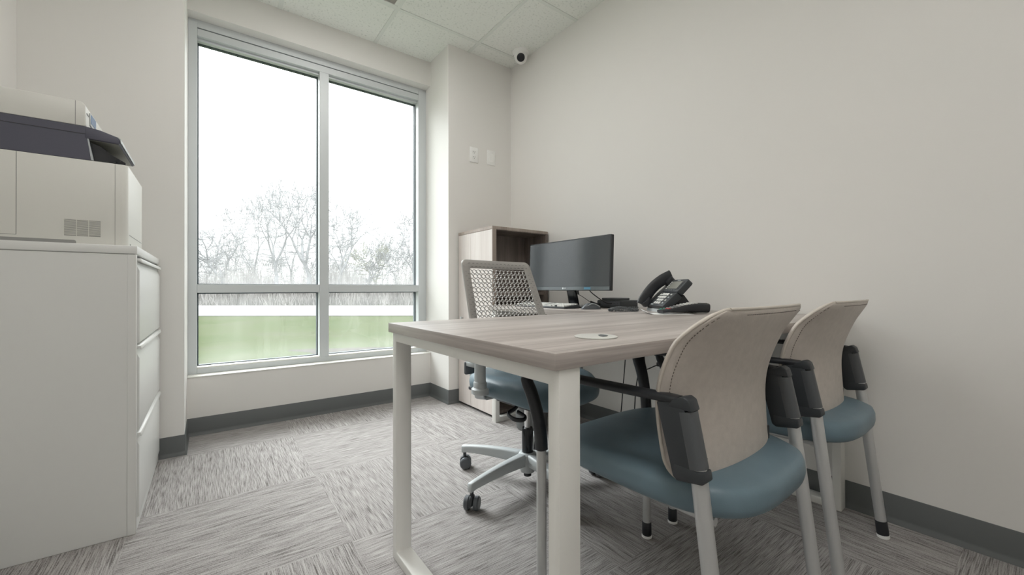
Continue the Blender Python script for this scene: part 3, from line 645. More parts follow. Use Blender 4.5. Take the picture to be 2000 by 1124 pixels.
# ---------------------------------------------------------------- task chair
def task_chair():
    t = thing('task_chair', 'grey lattice-backed swivel task chair with blue seat behind the desk', 'office chair', (1.118, 1.392, 0), math.radians(4))
    rz = math.radians(4)
    hub = MB().lathe([(.030, .046), (.036, .060), (.040, .10), (.040, .124), (.034, .130), (.026, .131)], 32).build('hub', M['base_grey'], t, smooth=40)
    MB().lathe([(.015, .026), (.017, .028), (.017, .046)], 24).build('hub_bushing', M['black'], hub, smooth=40)
    for k in range(5):
        a = math.radians(118+72*k)-rz; ca, sa = math.cos(a), math.sin(a)
        pts = []
        vs, fs = [], []
        N = 12
        for i in range(N+1):
            q = i/N; r = .022+(.334-.022)*q
            top = .129-.024*q**2.2; h = .052*(1-q)+.030*q; bot = top-h; wt = .021*(1-q)+.0125*q; wb = wt*.82
            if i == N: bot = top-.034
            for w_, z in ((-wt, top-.006), (-wt*.7, top), (wt*.7, top), (wt, top-.006), (wb, bot), (-wb, bot)):
                vs.append((ca*r-sa*w_, sa*r+ca*w_, z))
        for i in range(N):
            for j in range(6): fs.append((i*6+j, i*6+(j+1) % 6, (i+1)*6+(j+1) % 6, (i+1)*6+j))
        fs += [tuple(range(6)), tuple(range(N*6+5, N*6-1, -1))]
        MB().add(vs, fs).build('base_arm', M['base_grey'], t, bevel=.0015, seg=1, smooth=50)
        cs = Matrix.Translation((ca*.322, sa*.322, 0)) @ Matrix.Rotation(a+.55, 4, 'Z')
        cb = MB().lathe([(.0075, .050), (.0075, .078)], 14, Matrix.Translation((ca*.322, sa*.322, 0)))
        cb.prism([(-.018, .022), (.024, .024), (.020, .044), (.008, .056), (-.014, .056), (-.022, .044)], 'y', -.0065, .0065, cs)
        cw = cb.build('caster', M['charcoal'], t, bevel=.001, seg=1)
        for s in (-1, 1):
            MB().lathe([(.004, -.0105), (.022, -.0105), (.0265, -.006), (.0265, .006), (.022, .0105), (.004, .0105)], 28, cs @ Matrix.Translation((-.004, s*.0185, .0268)) @ Matrix.Rotation(PI/2, 4, 'X')).build('wheel', M['caster'], cw, smooth=35)
    MB().lathe([(.024, .126), (.025, .128), (.025, .232), (.023, .236), (.0165, .237)], 28).build('gas_lift', M['black_gloss'], t, smooth=40)
    MB().lathe([(.0135, .237), (.0135, .345)], 24).build('piston', M['chrome'], t, smooth=40)
    mech = MB().box(-.075, .075, -.12, .13, .338, .392).build('tilt_mechanism', M['black'], t, bevel=.008)
    MB().box(-.21, .21, .02, .07, .386, .402).build('arm_crossbar', M['base_grey'], t, bevel=.004)
    pd = MB().box(-.19, .19, -.19, .18, .398, .414).build('seat_pan', M['black'], t, bevel=.005)
    # seat with a rolled front (front is -y)
    def outline(ins):
        pts = []
        for k in range(72):
            a = 2*PI*k/72; ca, sa = math.cos(a), math.sin(a); e = 3.4
            hx, hy = .245-ins, .245-ins
            pts.append((hx*math.copysign(abs(ca)**(2/e), ca)*(1-.06*max(0, sa)), hy*math.copysign(abs(sa)**(2/e), sa)-.035))
        return pts
    drop = lambda y: .048*max(0, (-y-.12)/.16)**1.8
    zs = [(.04, lambda x, y: .413-drop(y)*.75), (.012, lambda x, y: .415-drop(y)*.8), (.002, lambda x, y: .428-drop(y)*.85), (0, lambda x, y: .446-drop(y)), (.004, lambda x, y: .466-drop(y)), (.016, lambda x, y: .480-drop(y)), (.045, lambda x, y: .487-drop(y)+.004*(abs(x)/.2)**2), (.10, lambda x, y: .487-drop(y)), (.17, lambda x, y: .485-drop(y))]
    MB().cushion(outline, zs).build('seat', M['blue'], t, smooth=60)
    # height and tilt paddles
    for s, yy in ((-1, -.085), (1, -.06)):
        pth = spline([(s*.07, yy, .380), (s*.115, yy-.004, .384), (s*.155, yy-.006, .366), (s*.195, yy-.016, .358), (s*.206, yy-.060, .350), (s*.180, yy-.082, .346), (s*.150, yy-.064, .348), (s*.148, yy-.018, .356)], 6)
        MB().sweep(pth, (.006, .0085) if s < 0 else (.006, .0075), 10).build('lever', M['black'], t, smooth=60)
    # arms
    for s in (-1, 1):
        X, Y = s*.285, -.040
        ar = MB().lathe([(.026, .437), (.031, .440), (.031, .457), (.026, .462), (.0235, .463), (.0235, .482), (.0215, .485), (.0205, .486), (.0195, .60), (.0205, .612)], 28, Matrix.Translation((X, Y, 0)) @ Matrix.Diagonal((1, 1.25, 1, 1))).build('arm_post', M['base_grey'], t, smooth=35)
        MB().sweep(spline([(s*.19, .045, .394), (s*.235, .03, .405), (s*.272, -.02, .437), (X, Y, .450)], 5), (.020, .010), 12, e=3).build('arm_bracket', M['base_grey'], t, smooth=50)
        MB().box(X-.015 if s < 0 else X-.03, X+.03 if s < 0 else X+.015, Y+.075, Y+.092, .500, .552).build('arm_trigger', M['caster'], ar, bevel=.007)
        MB().box(X-.012, X+.012, Y+.02, Y+.085, .535, .552).build('trigger_link', M['base_grey'], ar, bevel=.004)
        def pad(ins): return [(X+x, Y+.02+y) for x, y in rrect(-.045+ins, .045-ins, -.12+ins, .12-ins, .035, 6)]
        MB().cushion(pad, [(.012, .612), (.004, .615), (0, .622), (.001, .634), (.006, .640), (.016, .642)]).build('armrest', M['caster'], t, smooth=60)
    # back: curved frame with an open lattice
    z0, z1 = .560, .976
    def yb(x, z):
        q = (z-.72)/.254
        y = .130+.095*q if z > .66 else .130+.095*(-.06/.254)+.55*(.66-z)**1.3
        return y+.0 - .16*x*x*1.6
    def hwb(z): return .204+.021*min(1, max(0, (z1-z)/.256))
    bk = bpy.data.objects.new('backrest', None); COL.objects.link(bk); bk.parent = t
    def S(x, z, o=0.0): return Vector((x, yb(x, z)+o, z))
    # border ring with a rectangular cross-section
    def ringpts(ins, r):
        pts = []
        def corner(sx, top):
            for k in range(9):
                a = PI/2*k/8
                z = (z1-ins-r+r*math.sin(a)) if top else (z0+ins+r-r*math.sin(a))
                x = hwb(z)-ins-r+r*math.cos(a)
                yield (sx*x, z)
        side = [z0+ins+r+(z1-z0-2*ins-2*r)*k/14 for k in range(15)]
        pts += [(hwb(z)-ins, z) for z in side]
        pts += list(corner(1, True))[1:]
        nx = 12; xa = pts[-1][0]
        pts += [(xa-2*xa*k/nx, z1-ins) for k in range(1, nx)]
        pts += list(reversed(list(corner(-1, True))))
        pts += [(-(hwb(z)-ins), z) for z in reversed(side)][1:]
        pts += list(corner(-1, False))[1:]
        xa = -pts[-1][0]; pts += [(-xa+2*xa*k/nx, z0+ins) for k in range(1, nx)]
        pts += list(reversed(list(corner(1, False))))[:-1]
        return pts
    po, pi_ = ringpts(0, .026), ringpts(.040, .008)
    n = len(po); assert n == len(pi_)
    layers = [(pi_, -.004), (pi_, -.0005), (po, .0005), (po, -.0075), (pi_, -.0060)]
    prof = [(1.0, -.0035), (0.0, -.0045), (0.0, .0045), (1.0, .0035)]
    vs, fs = [], []
    for mfac, o in [(0.97, -.0050), (0.06, -.0070), (0, -.004), (0, .004), (0.06, .0070), (0.97, .0030), (1, .002), (1, -.004)]:
        for (a, b), (c_, d_) in zip(po, pi_):
            vs.append(S(a+(c_-a)*mfac, b+(d_-b)*mfac, o))
    K = 8
    for i in range(K):
        for j in range(n): fs.append((i*n+j, i*n+(j+1) % n, ((i+1) % K)*n+(j+1) % n, ((i+1) % K)*n+j))
    MB().add(vs, fs).build('back_frame', M['lattice'], bk, smooth=50)
    # lattice of oval rings, each touching its neighbours
    la = MB(); px, pz = .0236, .0208; rows = int((z1-z0-.084)/pz)
    for i in range(rows+1):
        z = z1-.044-pz*.5-i*pz
        if z < z0+.044: break
        w_ = hwb(z)-.038; cols = int(2*w_/px)
        stg = 0
        for j in range(-8, 9):
            x = j*px+stg
            if abs(x) > w_: continue
            vs, fs, q = [], [], 14
            for rx, rzz, o in ((px*.545, pz*.50, -.003), (px*.42, pz*.375, -.003), (px*.42, pz*.375, .002), (px*.545, pz*.50, .002)):
                for k in range(q):
                    a = 2*PI*k/q; xx = max(-w_-.004, min(w_+.004, x+rx*math.cos(a))); vs.append(S(xx, z+rzz*math.sin(a), o))
            for r_ in range(4):
                for k in range(q): fs.append((r_*q+k, r_*q+(k+1) % q, ((r_+1) % 4)*q+(k+1) % q, ((r_+1) % 4)*q+k))
            la.add(vs, fs)
    la.build('back_lattice', M['lattice'], bk, smooth=40)
    # embossed dashes on the border
    em = MB()
    for row in range(2):
        for j in range(-7, 8):
            x = j*.0236+(.0118 if row else 0); z = z1-.016-row*.015
            if abs(x) > hwb(z)-.022: continue
            a, b, c3 = S(x-.006, z-.002, -.0062), S(x, z+.001, -.0064), S(x+.006, z-.002, -.0062); em.sweep([a, b, c3], .0008, 4)
    em.build('back_embossing', M['grey_p'], bk, smooth=0)
    for s in (-1, 1):
        em = MB(); z = z1-.055
        while z > z0+.04:
            for i, dx in enumerate((.014, .027)):
                x = s*(hwb(z)-dx); zz = z-i*.0104; em.sweep([S(x-.0045, zz, -.0062), S(x+.0045, zz, -.0062)], .0007, 4)
            z -= .0208
        em.build('back_embossing', M['grey_p'], bk, smooth=0)
    # uprights that carry the back
    for s in (-1, 1):
        MB().sweep(spline([(s*.06, .11, .372), (s*.09, .20, .385), (s*.12, .252, .44), (s*.14, .235, .53), (s*.15, .165, .62), (s*.15, .133, .66)], 6), (.018, .009), 12, e=3).build('back_upright', M['base_grey'], t, smooth=60)
task_chair()

# ---------------------------------------------------------------- things on the return desk
Q, F = 1.056, 1.171
MX = 1.546*Q
def far(pts): return [(min(x*Q, 1.952), y*Q, max(TZ+.003, .842-(.842-z)*Q)) for x, y, z in pts]
def near(pts): return [(min(x*F, 1.960), y*F, z) for x, y, z in pts]
t = thing('monitor', 'black wide monitor on the return desk facing left, screen off', 'monitor', (MX, 1.590*Q, RZ+.0003)); t.scale = (Q, Q, Q)
tilt = Matrix.Translation((0, 0, .2274)) @ Matrix.Rotation(math.radians(2.5), 4, 'Y')
hwid, hh = .309, .1365
sc = MB().prism(rrect(-hwid, hwid, -hh, hh, .004, 3), 'x', -.004, .016, tilt).build('screen_housing', M['black'], t, bevel=.001, seg=1)
MB().prism(rrect(-.20, .20, -.085, .10, .02, 4), 'x', .016, .036, tilt).build('rear_bulge', M['black'], sc, bevel=.004)
MB().box(-.0046, -.0039, -hwid+.006, hwid-.006, -hh+.022, hh-.006, tilt).build('screen', M['screen'], sc, smooth=0)
MB().box(-.0052, -.0039, -hwid+.003, hwid-.003, -hh+.003, -hh+.0205, tilt).build('lower_bezel', M['bezel'], sc, smooth=0)
# maker's mark on the bezel
tx = bpy.data.curves.new('mark_text', 'FONT'); tx.body = 'LG'; tx.size = .0115; tx.extrude = .0003; tx.align_x = 'CENTER'; tx.align_y = 'CENTER'
to = bpy.data.objects.new('mark_text', tx); COL.objects.link(to); bpy.context.view_layer.update()
me = bpy.data.meshes.new_from_object(to.evaluated_get(bpy.context.evaluated_depsgraph_get())); bpy.data.objects.remove(to)
me.name = 'brand_lettering'; me.materials.clear(); me.materials.append(M['logo'])
bt = bpy.data.objects.new('brand_lettering', me); COL.objects.link(bt); bt.parent = sc
lm = tilt @ Matrix.Translation((-.0056, -.004, -hh+.0115)) @ Matrix(((0, 0, -1, 0), (-1, 0, 0, 0), (0, 1, 0, 0), (0, 0, 0, 1)))
bt.matrix_basis = lm
MB().lathe([(.0052, 0), (.0052, .0006)], 18, tilt @ Matrix.Translation((-.0052, .0135, -hh+.0115)) @ Matrix.Rotation(-PI/2, 4, 'Y')).build('brand_emblem', M['logo'], sc, smooth=0)
MB().box(-.0056, -.0051, -.185, -.140, -hh+.006, -hh+.017, tilt).build('blue_sticker', M['sticker_blue'], sc, smooth=0)
MB().sweep([(.062, 0, .006), (.050, 0, .06), (.030, 0, .13), (.026, 0, .20)], lambda u: (.036-.004*u, .010), 14, up=(1, 0, 0), e=3.5).build('stand_neck', M['black_gloss'], t, smooth=50)
def sb(ins): return [(x+.055, y) for x, y in rrect(-.085+ins, .085-ins, -.125+ins, .125-ins, .06, 8)]
MB().cushion(sb, [(.002, 0), (0, .002), (0, .006), (.004, .009), (.03, .011)]).build('stand_base', M['black_gloss'], t, smooth=40)
MB().box(.028, .036, -.030, .030, .012, .017).build('stand_trim', M['silver'], t, bevel=.001, seg=1)

t = thing('keyboard', 'black keyboard with light keys in front of the monitor', 'keyboard', (1.552, 1.766, RZ+.0003))
kb = [(x, y) for x, y in rrect(-.058, .058, -.215, .215, .012, 4)]
MB().prism([(-.058, 0), (.058, 0), (.058, .019), (.045, .020), (-.050, .011), (-.058, .008)], 'y', -.215, .215).build('case', M['charcoal'], t, bevel=.002)
ktop = lambda x: .0115+(.020-.0115)*(x+.050)/.095
n = 0
for r_ in range(6):
    x = -.044+r_*.0165+(.004 if r_ == 5 else 0); y = -.207
    while y < .200:
        wk = .0165
        if r_ == 0 and -.02 < y < .02: wk = .10
        if abs(y+.110) < .006 or abs(y+.185) < 0: y += .010; continue
        MB().box(x-.0066, x+.0066, y, min(y+wk, .207), ktop(x)-.001, ktop(x)+.006).build('key', M['key_w'] if (n*7) % 11 < 10 else M['charcoal'], t, smooth=0)
        y += wk+.0022; n += 1

t = thing('mouse', 'dark grey computer mouse on the return desk beside the keyboard', 'mouse', (1.584, 1.446, RZ+.0003), math.radians(-35))
vs, fs, NU, NV = [], [], 20, 10
def mz(q): return .036*(math.sin(PI*min(1, (q+.06)/1.12))**.75)*(1-.28*q)
for i in range(NU+1):
    q = i/NU; e = max(.0, 1-abs(2*q-1)**3.2)**.5; w_ = .029*e*(1-.10*math.sin(PI*q)); h = max(.002, mz(q)*max(.15, e))
    for j in range(NV+1):
        a = PI*j/NV; vs.append((-.052+.104*q, -w_*math.copysign(abs(math.cos(a))**.7, math.cos(a)), .002+h*math.sin(a)**.7 if 0 < j < NV else 0))
for i in range(NU):
    for j in range(NV): a = i*(NV+1)+j; fs.append((a, a+1, a+NV+2, a+NV+1))
    fs.append((i*(NV+1), (i+1)*(NV+1), (i+1)*(NV+1)+NV, i*(NV+1)+NV))
MB().add(vs, fs).build('shell', mat('mouse_grey', (.085, .095, .105), .3), t, smooth=60)
MB().sweep(spline([(-.02, -.0255, .020), (.0, -.0225, .029), (.02, -.0225, .026), (.042, -.0215, .014)], 6), .0016, 8).build('side_trim', M['base_grey'], t, smooth=60)
MB().lathe([(.008, -.003), (.008, .003)], 18, Matrix.Translation((.030, 0, .024)) @ Matrix.Rotation(PI/2, 4, 'X')).build('scroll_wheel', M['black'], t, smooth=40)

t = thing('docking_station', 'black docking station with front ports on the return desk behind the mouse', 'docking station', (1.752, 1.392, RZ+.0003)); t.scale = (Q, Q, Q)
MB().box(0, .145, 0, .155, .003, .040).build('case', M['charcoal'], t, bevel=.006, seg=3)
MB().box(-.0006, .002, .004, .151, .018, .035).build('port_panel', mat('port_strip', (.06, .065, .075), .4), t, smooth=0)
for y, a, h in ((.018, .006, .007), (.038, .014, .006), (.060, .012, .005), (.082, .016, .008), (.110, .014, .005), (.132, .012, .005)):
    MB().box(-.0012, .001, y-a/2, y+a/2, .025-h/2, .025+h/2).build('port', M['seam'], t, smooth=0)
MB().prism(rrect(.02, .125, .03, .148, .018, 5), 'z', .0405, .052).build('raised_lid', M['grey_p'], t, bevel=.004)
MB().box(.01, .135, .01, .145, 0, .004).build('rubber_foot', M['seam'], t, smooth=0)

# cables behind the monitor
tag(MB().sweep(spline(far([(1.600, 1.48, .842), (1.605, 1.45, .815), (1.64, 1.40, .772), (1.66, 1.375, .7655), (1.69, 1.46, .768), (1.70, 1.50, .7485), (1.80, 1.60, .7475)]), 8), .0028, 8).build('monitor_cable', M['black'], smooth=60), 'black monitor cable curving down to the docking station', 'cable')
tag(MB().sweep(spline(far([(1.590, 1.548, .832), (1.593, 1.545, .812)]), 3), .0065, 10).sweep(spline(far([(1.593, 1.545, .812), (1.61, 1.53, .800), (1.655, 1.49, .757), (1.70, 1.50, .7445), (1.86, 1.58, .7445)]), 8), .0016, 8).build('thin_cable', M['black'], smooth=60), 'thin black cable with a plug hanging below the monitor by its stand', 'cable')
tag(MB().sweep(spline(far([(1.640, 1.500, .775), (1.648, 1.478, .766), (1.660, 1.448, .760)]), 5), .0046, 10).sweep(spline(far([(1.660, 1.448, .760), (1.690, 1.478, .772), (1.712, 1.50, .752), (1.76, 1.56, .7455), (1.88, 1.56, .7455)]), 8), .0022, 8).build('video_cable', M['black'], smooth=60), 'black cable with a thick connector lying loose behind the mouse', 'cable')

# ---------------------------------------------------------------- desk phone
A = Vector((1.584, 1.018, 0)); Bq = Vector((1.710, 1.194, 0))
fwd = Vector((.816, -.578, 0)); ang = math.atan2(-.816, -.578)      # local x = user's right, local y = away from the user
yaw = math.atan2(fwd.y, fwd.x)-PI/2
mid = (A+Bq)/2
t = thing('desk_phone', 'black desk phone with keypad, screen and corded handset, tilted on its stand', 'telephone', (mid.x, mid.y, TZ+.0004), yaw); t.scale = (F, F, F)
HWP = .0925
tm = Matrix.Translation((0, 0, .006)) @ Matrix.Rotation(math.radians(43), 4, 'X')
def slab(x0, x1, y0, y1, z0, z1): return MB().box(x0, x1, y0, y1, z0, z1, tm)
bo = MB().box(-HWP, HWP, .004, .081, -.006, .022, tm)
bo.build('body', M['charcoal'], t, bevel=.004)
MB().box(-HWP+.001, HWP-.001, -.004, .006, -.002, .012).build('front_strip', M['base_grey'], t, bevel=.002)
# display head, tipped up a little more than the body
hm = tm @ Matrix.Translation((0, .081, .007)) @ Matrix.Rotation(math.radians(4), 4, 'X')
hd = MB().prism(rrect(-.040, HWP+.006, 0, .066, .012, 5), 'z', -.006, .018, hm).build('display_head', M['charcoal'], t, bevel=.003)
MB().prism(rrect(-.018, .066, .016, .053, .002, 2), 'z', .0175, .0188, hm).build('lcd', M['lcd'], hd, smooth=0)
MB().box(.012, .038, .0575, .0605, .0178, .0188, hm).build('brand_mark', M['base_grey'], hd, smooth=0)
for s_, xx in ((-1, -.028), (1, .078)):
    for k in range(5): MB().box(xx-.005, xx+.005, .014+k*.0085, .0185+k*.0085, .017, .0192, hm).build('line_key', M['key_w'] if s_ < 0 else M['black'], hd, smooth=0)
for k in range(4): MB().box(-.014+k*.022, -.002+k*.022, .005, .0105, .017, .0192, hm).build('soft_key', M['grey_p'], hd, smooth=0)
for r_ in range(4):
    for c_ in range(3):
        x, y = -.006+c_*.0205, .020+r_*.0155
        MB().box(x-.0078, x+.0078, y-.0052, y+.0052, .021, .0245, tm).build('dial_key', M['key_w'], t, smooth=0)
for r_ in range(4): MB().box(.062, .071, .017+r_*.0155, .023+r_*.0155, .021, .024, tm).build('function_key', M['key_w'] if r_ % 2 else M['base_grey'], t, smooth=0)
for r_ in range(2): MB().box(-.034, -.022, .048+r_*.013, .056+r_*.013, .021, .024, tm).build('hold_key', M['key_w'], t, smooth=0)
MB().box(-.030, -.010, .008, .012, .021, .0235, tm).build('handset_key', M['base_grey'], t, smooth=0)
# cradle and handset on the user's left
MB().box(-HWP+.002, -.044, .008, .140, .0, .022, tm).build('cradle', M['charcoal'], t, bevel=.003)
hs = MB().sweep(spline([tm @ Vector(p) for p in ((-.069, -.008, .034), (-.069, .020, .047), (-.069, .070, .056), (-.069, .118, .052), (-.069, .158, .038))], 7), lambda u: (.0225+.004*abs(2*u-1)**2, .0105), 14, up=(1, 0, 0), e=3)
hs = hs.build('handset', M['black'], t, smooth=50)
for y in (.010, .136):
    MB().prism(rrect(-.092, -.046, y-.020, y+.020, .014, 4), 'z', .020, .042, tm).build('earpiece', M['black'], hs, bevel=.003)
MB().lathe([(.0025, 0), (.0025, .001)], 10, tm @ Matrix.Translation((-.069, .030, .0600))).build('handset_dot', M['base_grey'], hs)
# stand legs behind
MB().prism([(.046, .036), (.112, .0), (.128, .0), (.078, .068)], 'x', -.055, -.035).prism([(.046, .036), (.112, .0), (.128, .0), (.078, .068)], 'x', .050, .072).prism([(.062, .028), (.112, 0), (.118, 0), (.072, .044)], 'x', -.035, .050).build('stand', M['black'], t, bevel=.002)
# coiled cord from the phone across the desk
def coil(pts, r, pitch):
    c = spline(pts, 30); out = []; s_ = 0
    for i in range(len(c)-1):
        d = (c[i+1]-c[i]); ln = d.length; d = d.normalized(); k = max(1, int(ln/(pitch/8)))
        a = d.cross(Vector((0, 0, 1))).normalized(); b = a.cross(d)
        for j in range(k):
            p = c[i].lerp(c[i+1], j/k); th = 2*PI*(s_+ln*j/k)/pitch; out.append(p+a*(r*math.cos(th))+b*(r*math.sin(th)))
        s_ += ln
    return out
cz_ = TZ+.0085
cc = coil(near([(1.430, 1.045, cz_+.004), (1.395, 1.085, cz_+.002), (1.340, 1.075, cz_+.006), (1.275, 1.065, cz_), (1.262, 1.040, cz_), (1.290, 1.005, cz_), (1.335, .985, cz_), (1.362, 1.000, cz_)]), .0060, .0060)
tag(MB().sweep(cc, .0020, 5).build('coiled_phone_cord', M['grey_p'], smooth=60), 'dark coiled handset cord looped on the desk left of the phone', 'phone cord')
tag(MB().sweep(spline(near([(1.500, .870, TZ+.004), (1.550, .860, TZ+.003), (1.60, .850, TZ+.003), (1.64, .86, TZ+.003), (1.672, .87, TZ+.003)]), 8), .0026, 8).build('phone_line_cord', M['black'], smooth=60), 'black line cord running from the phone along the desk to the wall', 'phone cord')
# loose sheet with a curled corner
vs, fs, N = [], [], 16
pm = rotz(math.radians(-38), (1.534, .989, TZ+.0006)) @ Matrix.Scale(F, 4)
for i in range(N+1):
    for j in range(9):
        x, y = -.085+.17*i/N, -.048+.096*j/8
        z = .016*max(0, (-x-.050)/.035)**1.6*(.4+.6*j/8)
        vs.append(pm @ Vector((x+.012*max(0, (-x-.05)/.035), y, z)))
for i in range(N):
    for j in range(8): a = i*9+j; fs.append((a, a+9, a+10, a+1))
pa = MB().add(vs, fs).build('paper_slip', M['paper'], smooth=60)
sm = pa.modifiers.new('thickness', 'SOLIDIFY'); sm.thickness = .0006; sm.offset = 1
tag(pa, 'white paper slip with a curled end under the cordless handset', 'paper')
# cordless handset lying keys up
hv = Vector((1.462-1.281, .770-.850, 0)); t = thing('cordless_handset', 'black cordless phone handset with red key lying on paper by the phone', 'telephone', (1.607, .9485, TZ+.0020), math.atan2(hv.y, hv.x)); t.scale = (F, F, F)
MB().sweep(spline([(-.094, 0, .0075), (-.085, 0, .0085), (-.05, 0, .0135), (0, 0, .0185), (.045, 0, .0195), (.080, 0, .0190), (.093, 0, .0180)], 5), lambda u: (.0245-.006*max(0, .3-u)/.3, .0065+.011*min(1, max(0, (u-.25)/.40))), 18, up=(0, 0, 1), e=3.2).build('shell', M['black'], t, smooth=50)
topz = lambda x: .0150+.0150*min(1, max(0, (x+.085)/.11))**.8+(.0065 if x > .0 else .0065*max(0, (x+.085)/.085)) if True else 0
def shell_top(x):
    pts = [(-.094, .0075), (-.085, .0085), (-.05, .0135), (0, .0185), (.045, .0195), (.08, .019), (.093, .018)]
    for (a, b), (c_, d_) in zip(pts, pts[1:]):
        if a <= x <= c_: zc = b+(d_-b)*(x-a)/(c_-a); break
    u = (x+.094)/.187; return zc+.0065+.011*min(1, max(0, (u-.25)/.40))
for k in range(9):
    x = -.066+k*.0135
    for c_ in range(3):
        y = (c_-1)*.0125; mk = M['key_w']
        if k == 0: mk = M['key_red'] if c_ < 2 else M['key_green']
        MB().box(x-.0046, x+.0046, y-.0048, y+.0048, shell_top(x)-.004, shell_top(x)+.0018).build('key', mk, t, smooth=0)
MB().box(.062, .086, -.016, .016, shell_top(.07)-.003, shell_top(.07)+.0008).build('screen', M['lcd'], t, smooth=0)
MB().lathe([(.005, -.002), (.005, .0035), (.003, .0045)], 14, Matrix.Translation((-.088, .004, .0135))).build('green_key', M['key_green'], t)

# ---------------------------------------------------------------- under the desk
t = thing('waste_bin', 'dark grey plastic waste bin on the floor under the return desk', 'waste bin', (1.575, 1.92, 0))
MB().lathe([(.085, 0), (.092, .004), (.112, .27), (.118, .275), (.118, .285), (.110, .285), (.106, .27), (.088, .01), (.001, .009)], 36, close=False).build('bucket', M['bin'], t, smooth=40)
t = thing('low_outlet', 'white outlet plate low on the right wall behind the guest chairs', 'outlet', (R, 1.285, .455))
MB().box(-.006, 0, -.037, .037, -.058, .058).build('plate', M['plastic_w'], t, bevel=.003)
for z in (-.020, .020): MB().box(-.008, -.005, -.016, .016, z-.013, z+.013).build('socket', M['plastic_w'], t, bevel=.002)
for z, y, lab, pts in ((.475, 1.285, 'black power plug and cord in the top socket of the low outlet', [(0, 0, 0), (-.03, .02, .02), (-.06, .06, .04), (-.07, .12, .05), (-.05, .17, .02), (-.03, .20, -.10), (-.03, .22, -.30), (-.03, .24, -.465)]),
                      (.435, 1.285, 'black power plug and cord in the lower socket of the low outlet', [(0, 0, 0), (-.03, .03, -.02), (-.045, .07, -.05), (-.04, .05, -.12), (-.035, .03, -.20), (-.03, .07, -.30), (-.03, .12, -.425)])):
    p = thing('power_plug', lab, 'plug', (R-.008, y, z))
    MB().box(-.034, 0, -.013, .013, -.011, .011).build('plug_body', M['black'], p, bevel=.004)
    MB().sweep(spline([(-.032+a, b, c_) for a, b, c_ in pts], 8), .0030, 8).build('cord', M['black'], p, smooth=60)
tag(MB().sweep(spline([(1.935, 1.46, .715), (1.93, 1.44, .60), (1.94, 1.41, .45), (1.93, 1.43, .25), (1.94, 1.45, .006)], 8), .0032, 8).build('hanging_cable', M['black'], smooth=60), 'black cable hanging down the right wall under the return desk', 'cable')

# ---------------------------------------------------------------- outdoors
GZ = -.15
fwv = Vector((math.sin(YAW), math.cos(YAW), 0)); rtv = Vector((math.cos(YAW), -math.sin(YAW), 0))
def at(depth, side): return fwv*depth+rtv*side
o = MB()
o.add([(-150, 3.3, GZ), (150, 3.3, GZ), (150, 250, GZ), (-150, 250, GZ)], [(0, 1, 2, 3)])
struct(o.build('lawn', M['grass'], smooth=0))
vs, fs = [], []
for i in range(61):
    s = -90+3*i; bow = .0012*min(abs(s), 40)**2
    for d, z in ((15.0+bow*.4, GZ+.02), (24.2+bow, GZ+.03)): p = at(d, s); vs.append((p.x, p.y, z))
for i in range(60): fs.append((2*i, 2*i+1, 2*i+3, 2*i+2))
rd = MB().add(vs, fs).build('road', M['road'], smooth=0); struct(rd)
# bare patch in the lawn by the building
def blob(name, d, s, rd_, rs, m, z):
    vs = [(*(at(d+rd_*math.sin(a)*(1+.12*math.sin(3*a+1)), s+rs*math.cos(a)*(1+.1*math.sin(5*a))).to_2d()), z) for a in [2*PI*k/40 for k in range(40)]]
    return struct(MB().add(vs, [tuple(range(40))]).build(name, m, smooth=0))
blob('bare_soil_patch', 6.5, -1.2, .45, 2.3, mat('pale_soil', (.05, .045, .038), .95, var=(6, .25), spec=0.0), GZ+.006)

def tree_mesh(rng, h, spread, fork, r0, depth=5, lean=0.0):
    tr, br = MB(), MB()
    def limb(p, d, ln, r, lev):
        k = 4 if lev < 2 else 3; pts = [p.copy()]; dd = d.copy()
        for i in range(k):
            dd = (dd+Vector((rng.gauss(0, .13), rng.gauss(0, .13), rng.gauss(.03, .06)))).normalized(); pts.append(pts[-1]+dd*(ln/k))
        r = max(r, .014); r1 = max(.0095, r*(.62 if lev < depth else .4))
        (tr if lev == 0 else br).sweep(pts, lambda u: r*(1-u)+r1*u, 6 if lev < 2 else 3, cap=False)
        if lev >= depth: return
        nb = fork if lev == 0 else rng.choice((2, 3, 3))
        for b in range(nb):
            a = 2*PI*(b/nb)+rng.uniform(-.6, .6); tilt_ = spread*rng.uniform(.6, 1.25)*(1 if lev else .9)
            side = Vector((math.cos(a), math.sin(a), 0)); side = (side-dd*side.dot(dd)).normalized()
            nd = (dd*math.cos(tilt_)+side*math.sin(tilt_)+Vector((0, 0, .16))).normalized()
            limb(pts[-1], nd, ln*rng.uniform(.62, .86), r1*rng.uniform(.72, .95), lev+1)
        if lev >= 1:
            for q in range(3):
                j = rng.randint(1, k-1); a = rng.uniform(0, 2*PI); side = Vector((math.cos(a), math.sin(a), .2)); side = (side-dd*side.dot(dd)*.6).normalized()
                limb(pts[j], side, ln*rng.uniform(.35, .55), r1*.55, max(lev+2, depth-1))
    limb(Vector((0, 0, -.1)), Vector((lean, 0, 1)).normalized(), h*.27, r0, 0)
    zmax = max(v[2] for v in br.v); k = h/zmax
    for m_ in (tr, br): m_.v = [(x*k, y*k, z*k) for x, y, z in m_.v]
    return tr, br
def tree(px, dist, h, seed, label, spread=.50, fork=3, r0=.13, depth=5, lean=0, m='bark', group=None, name='bare_tree'):
    rng = random.Random(seed); side = (px-1000)/794.7*dist; p = at(dist, side)
    t = thing(name, label, 'tree', (p.x, p.y, GZ), -YAW, group)
    tr, br = tree_mesh(rng, h, spread, fork, r0, depth, lean)
    tr.build('trunk', M['bark'], t, smooth=60); br.build('branches', M[m], t, smooth=60)
    return t
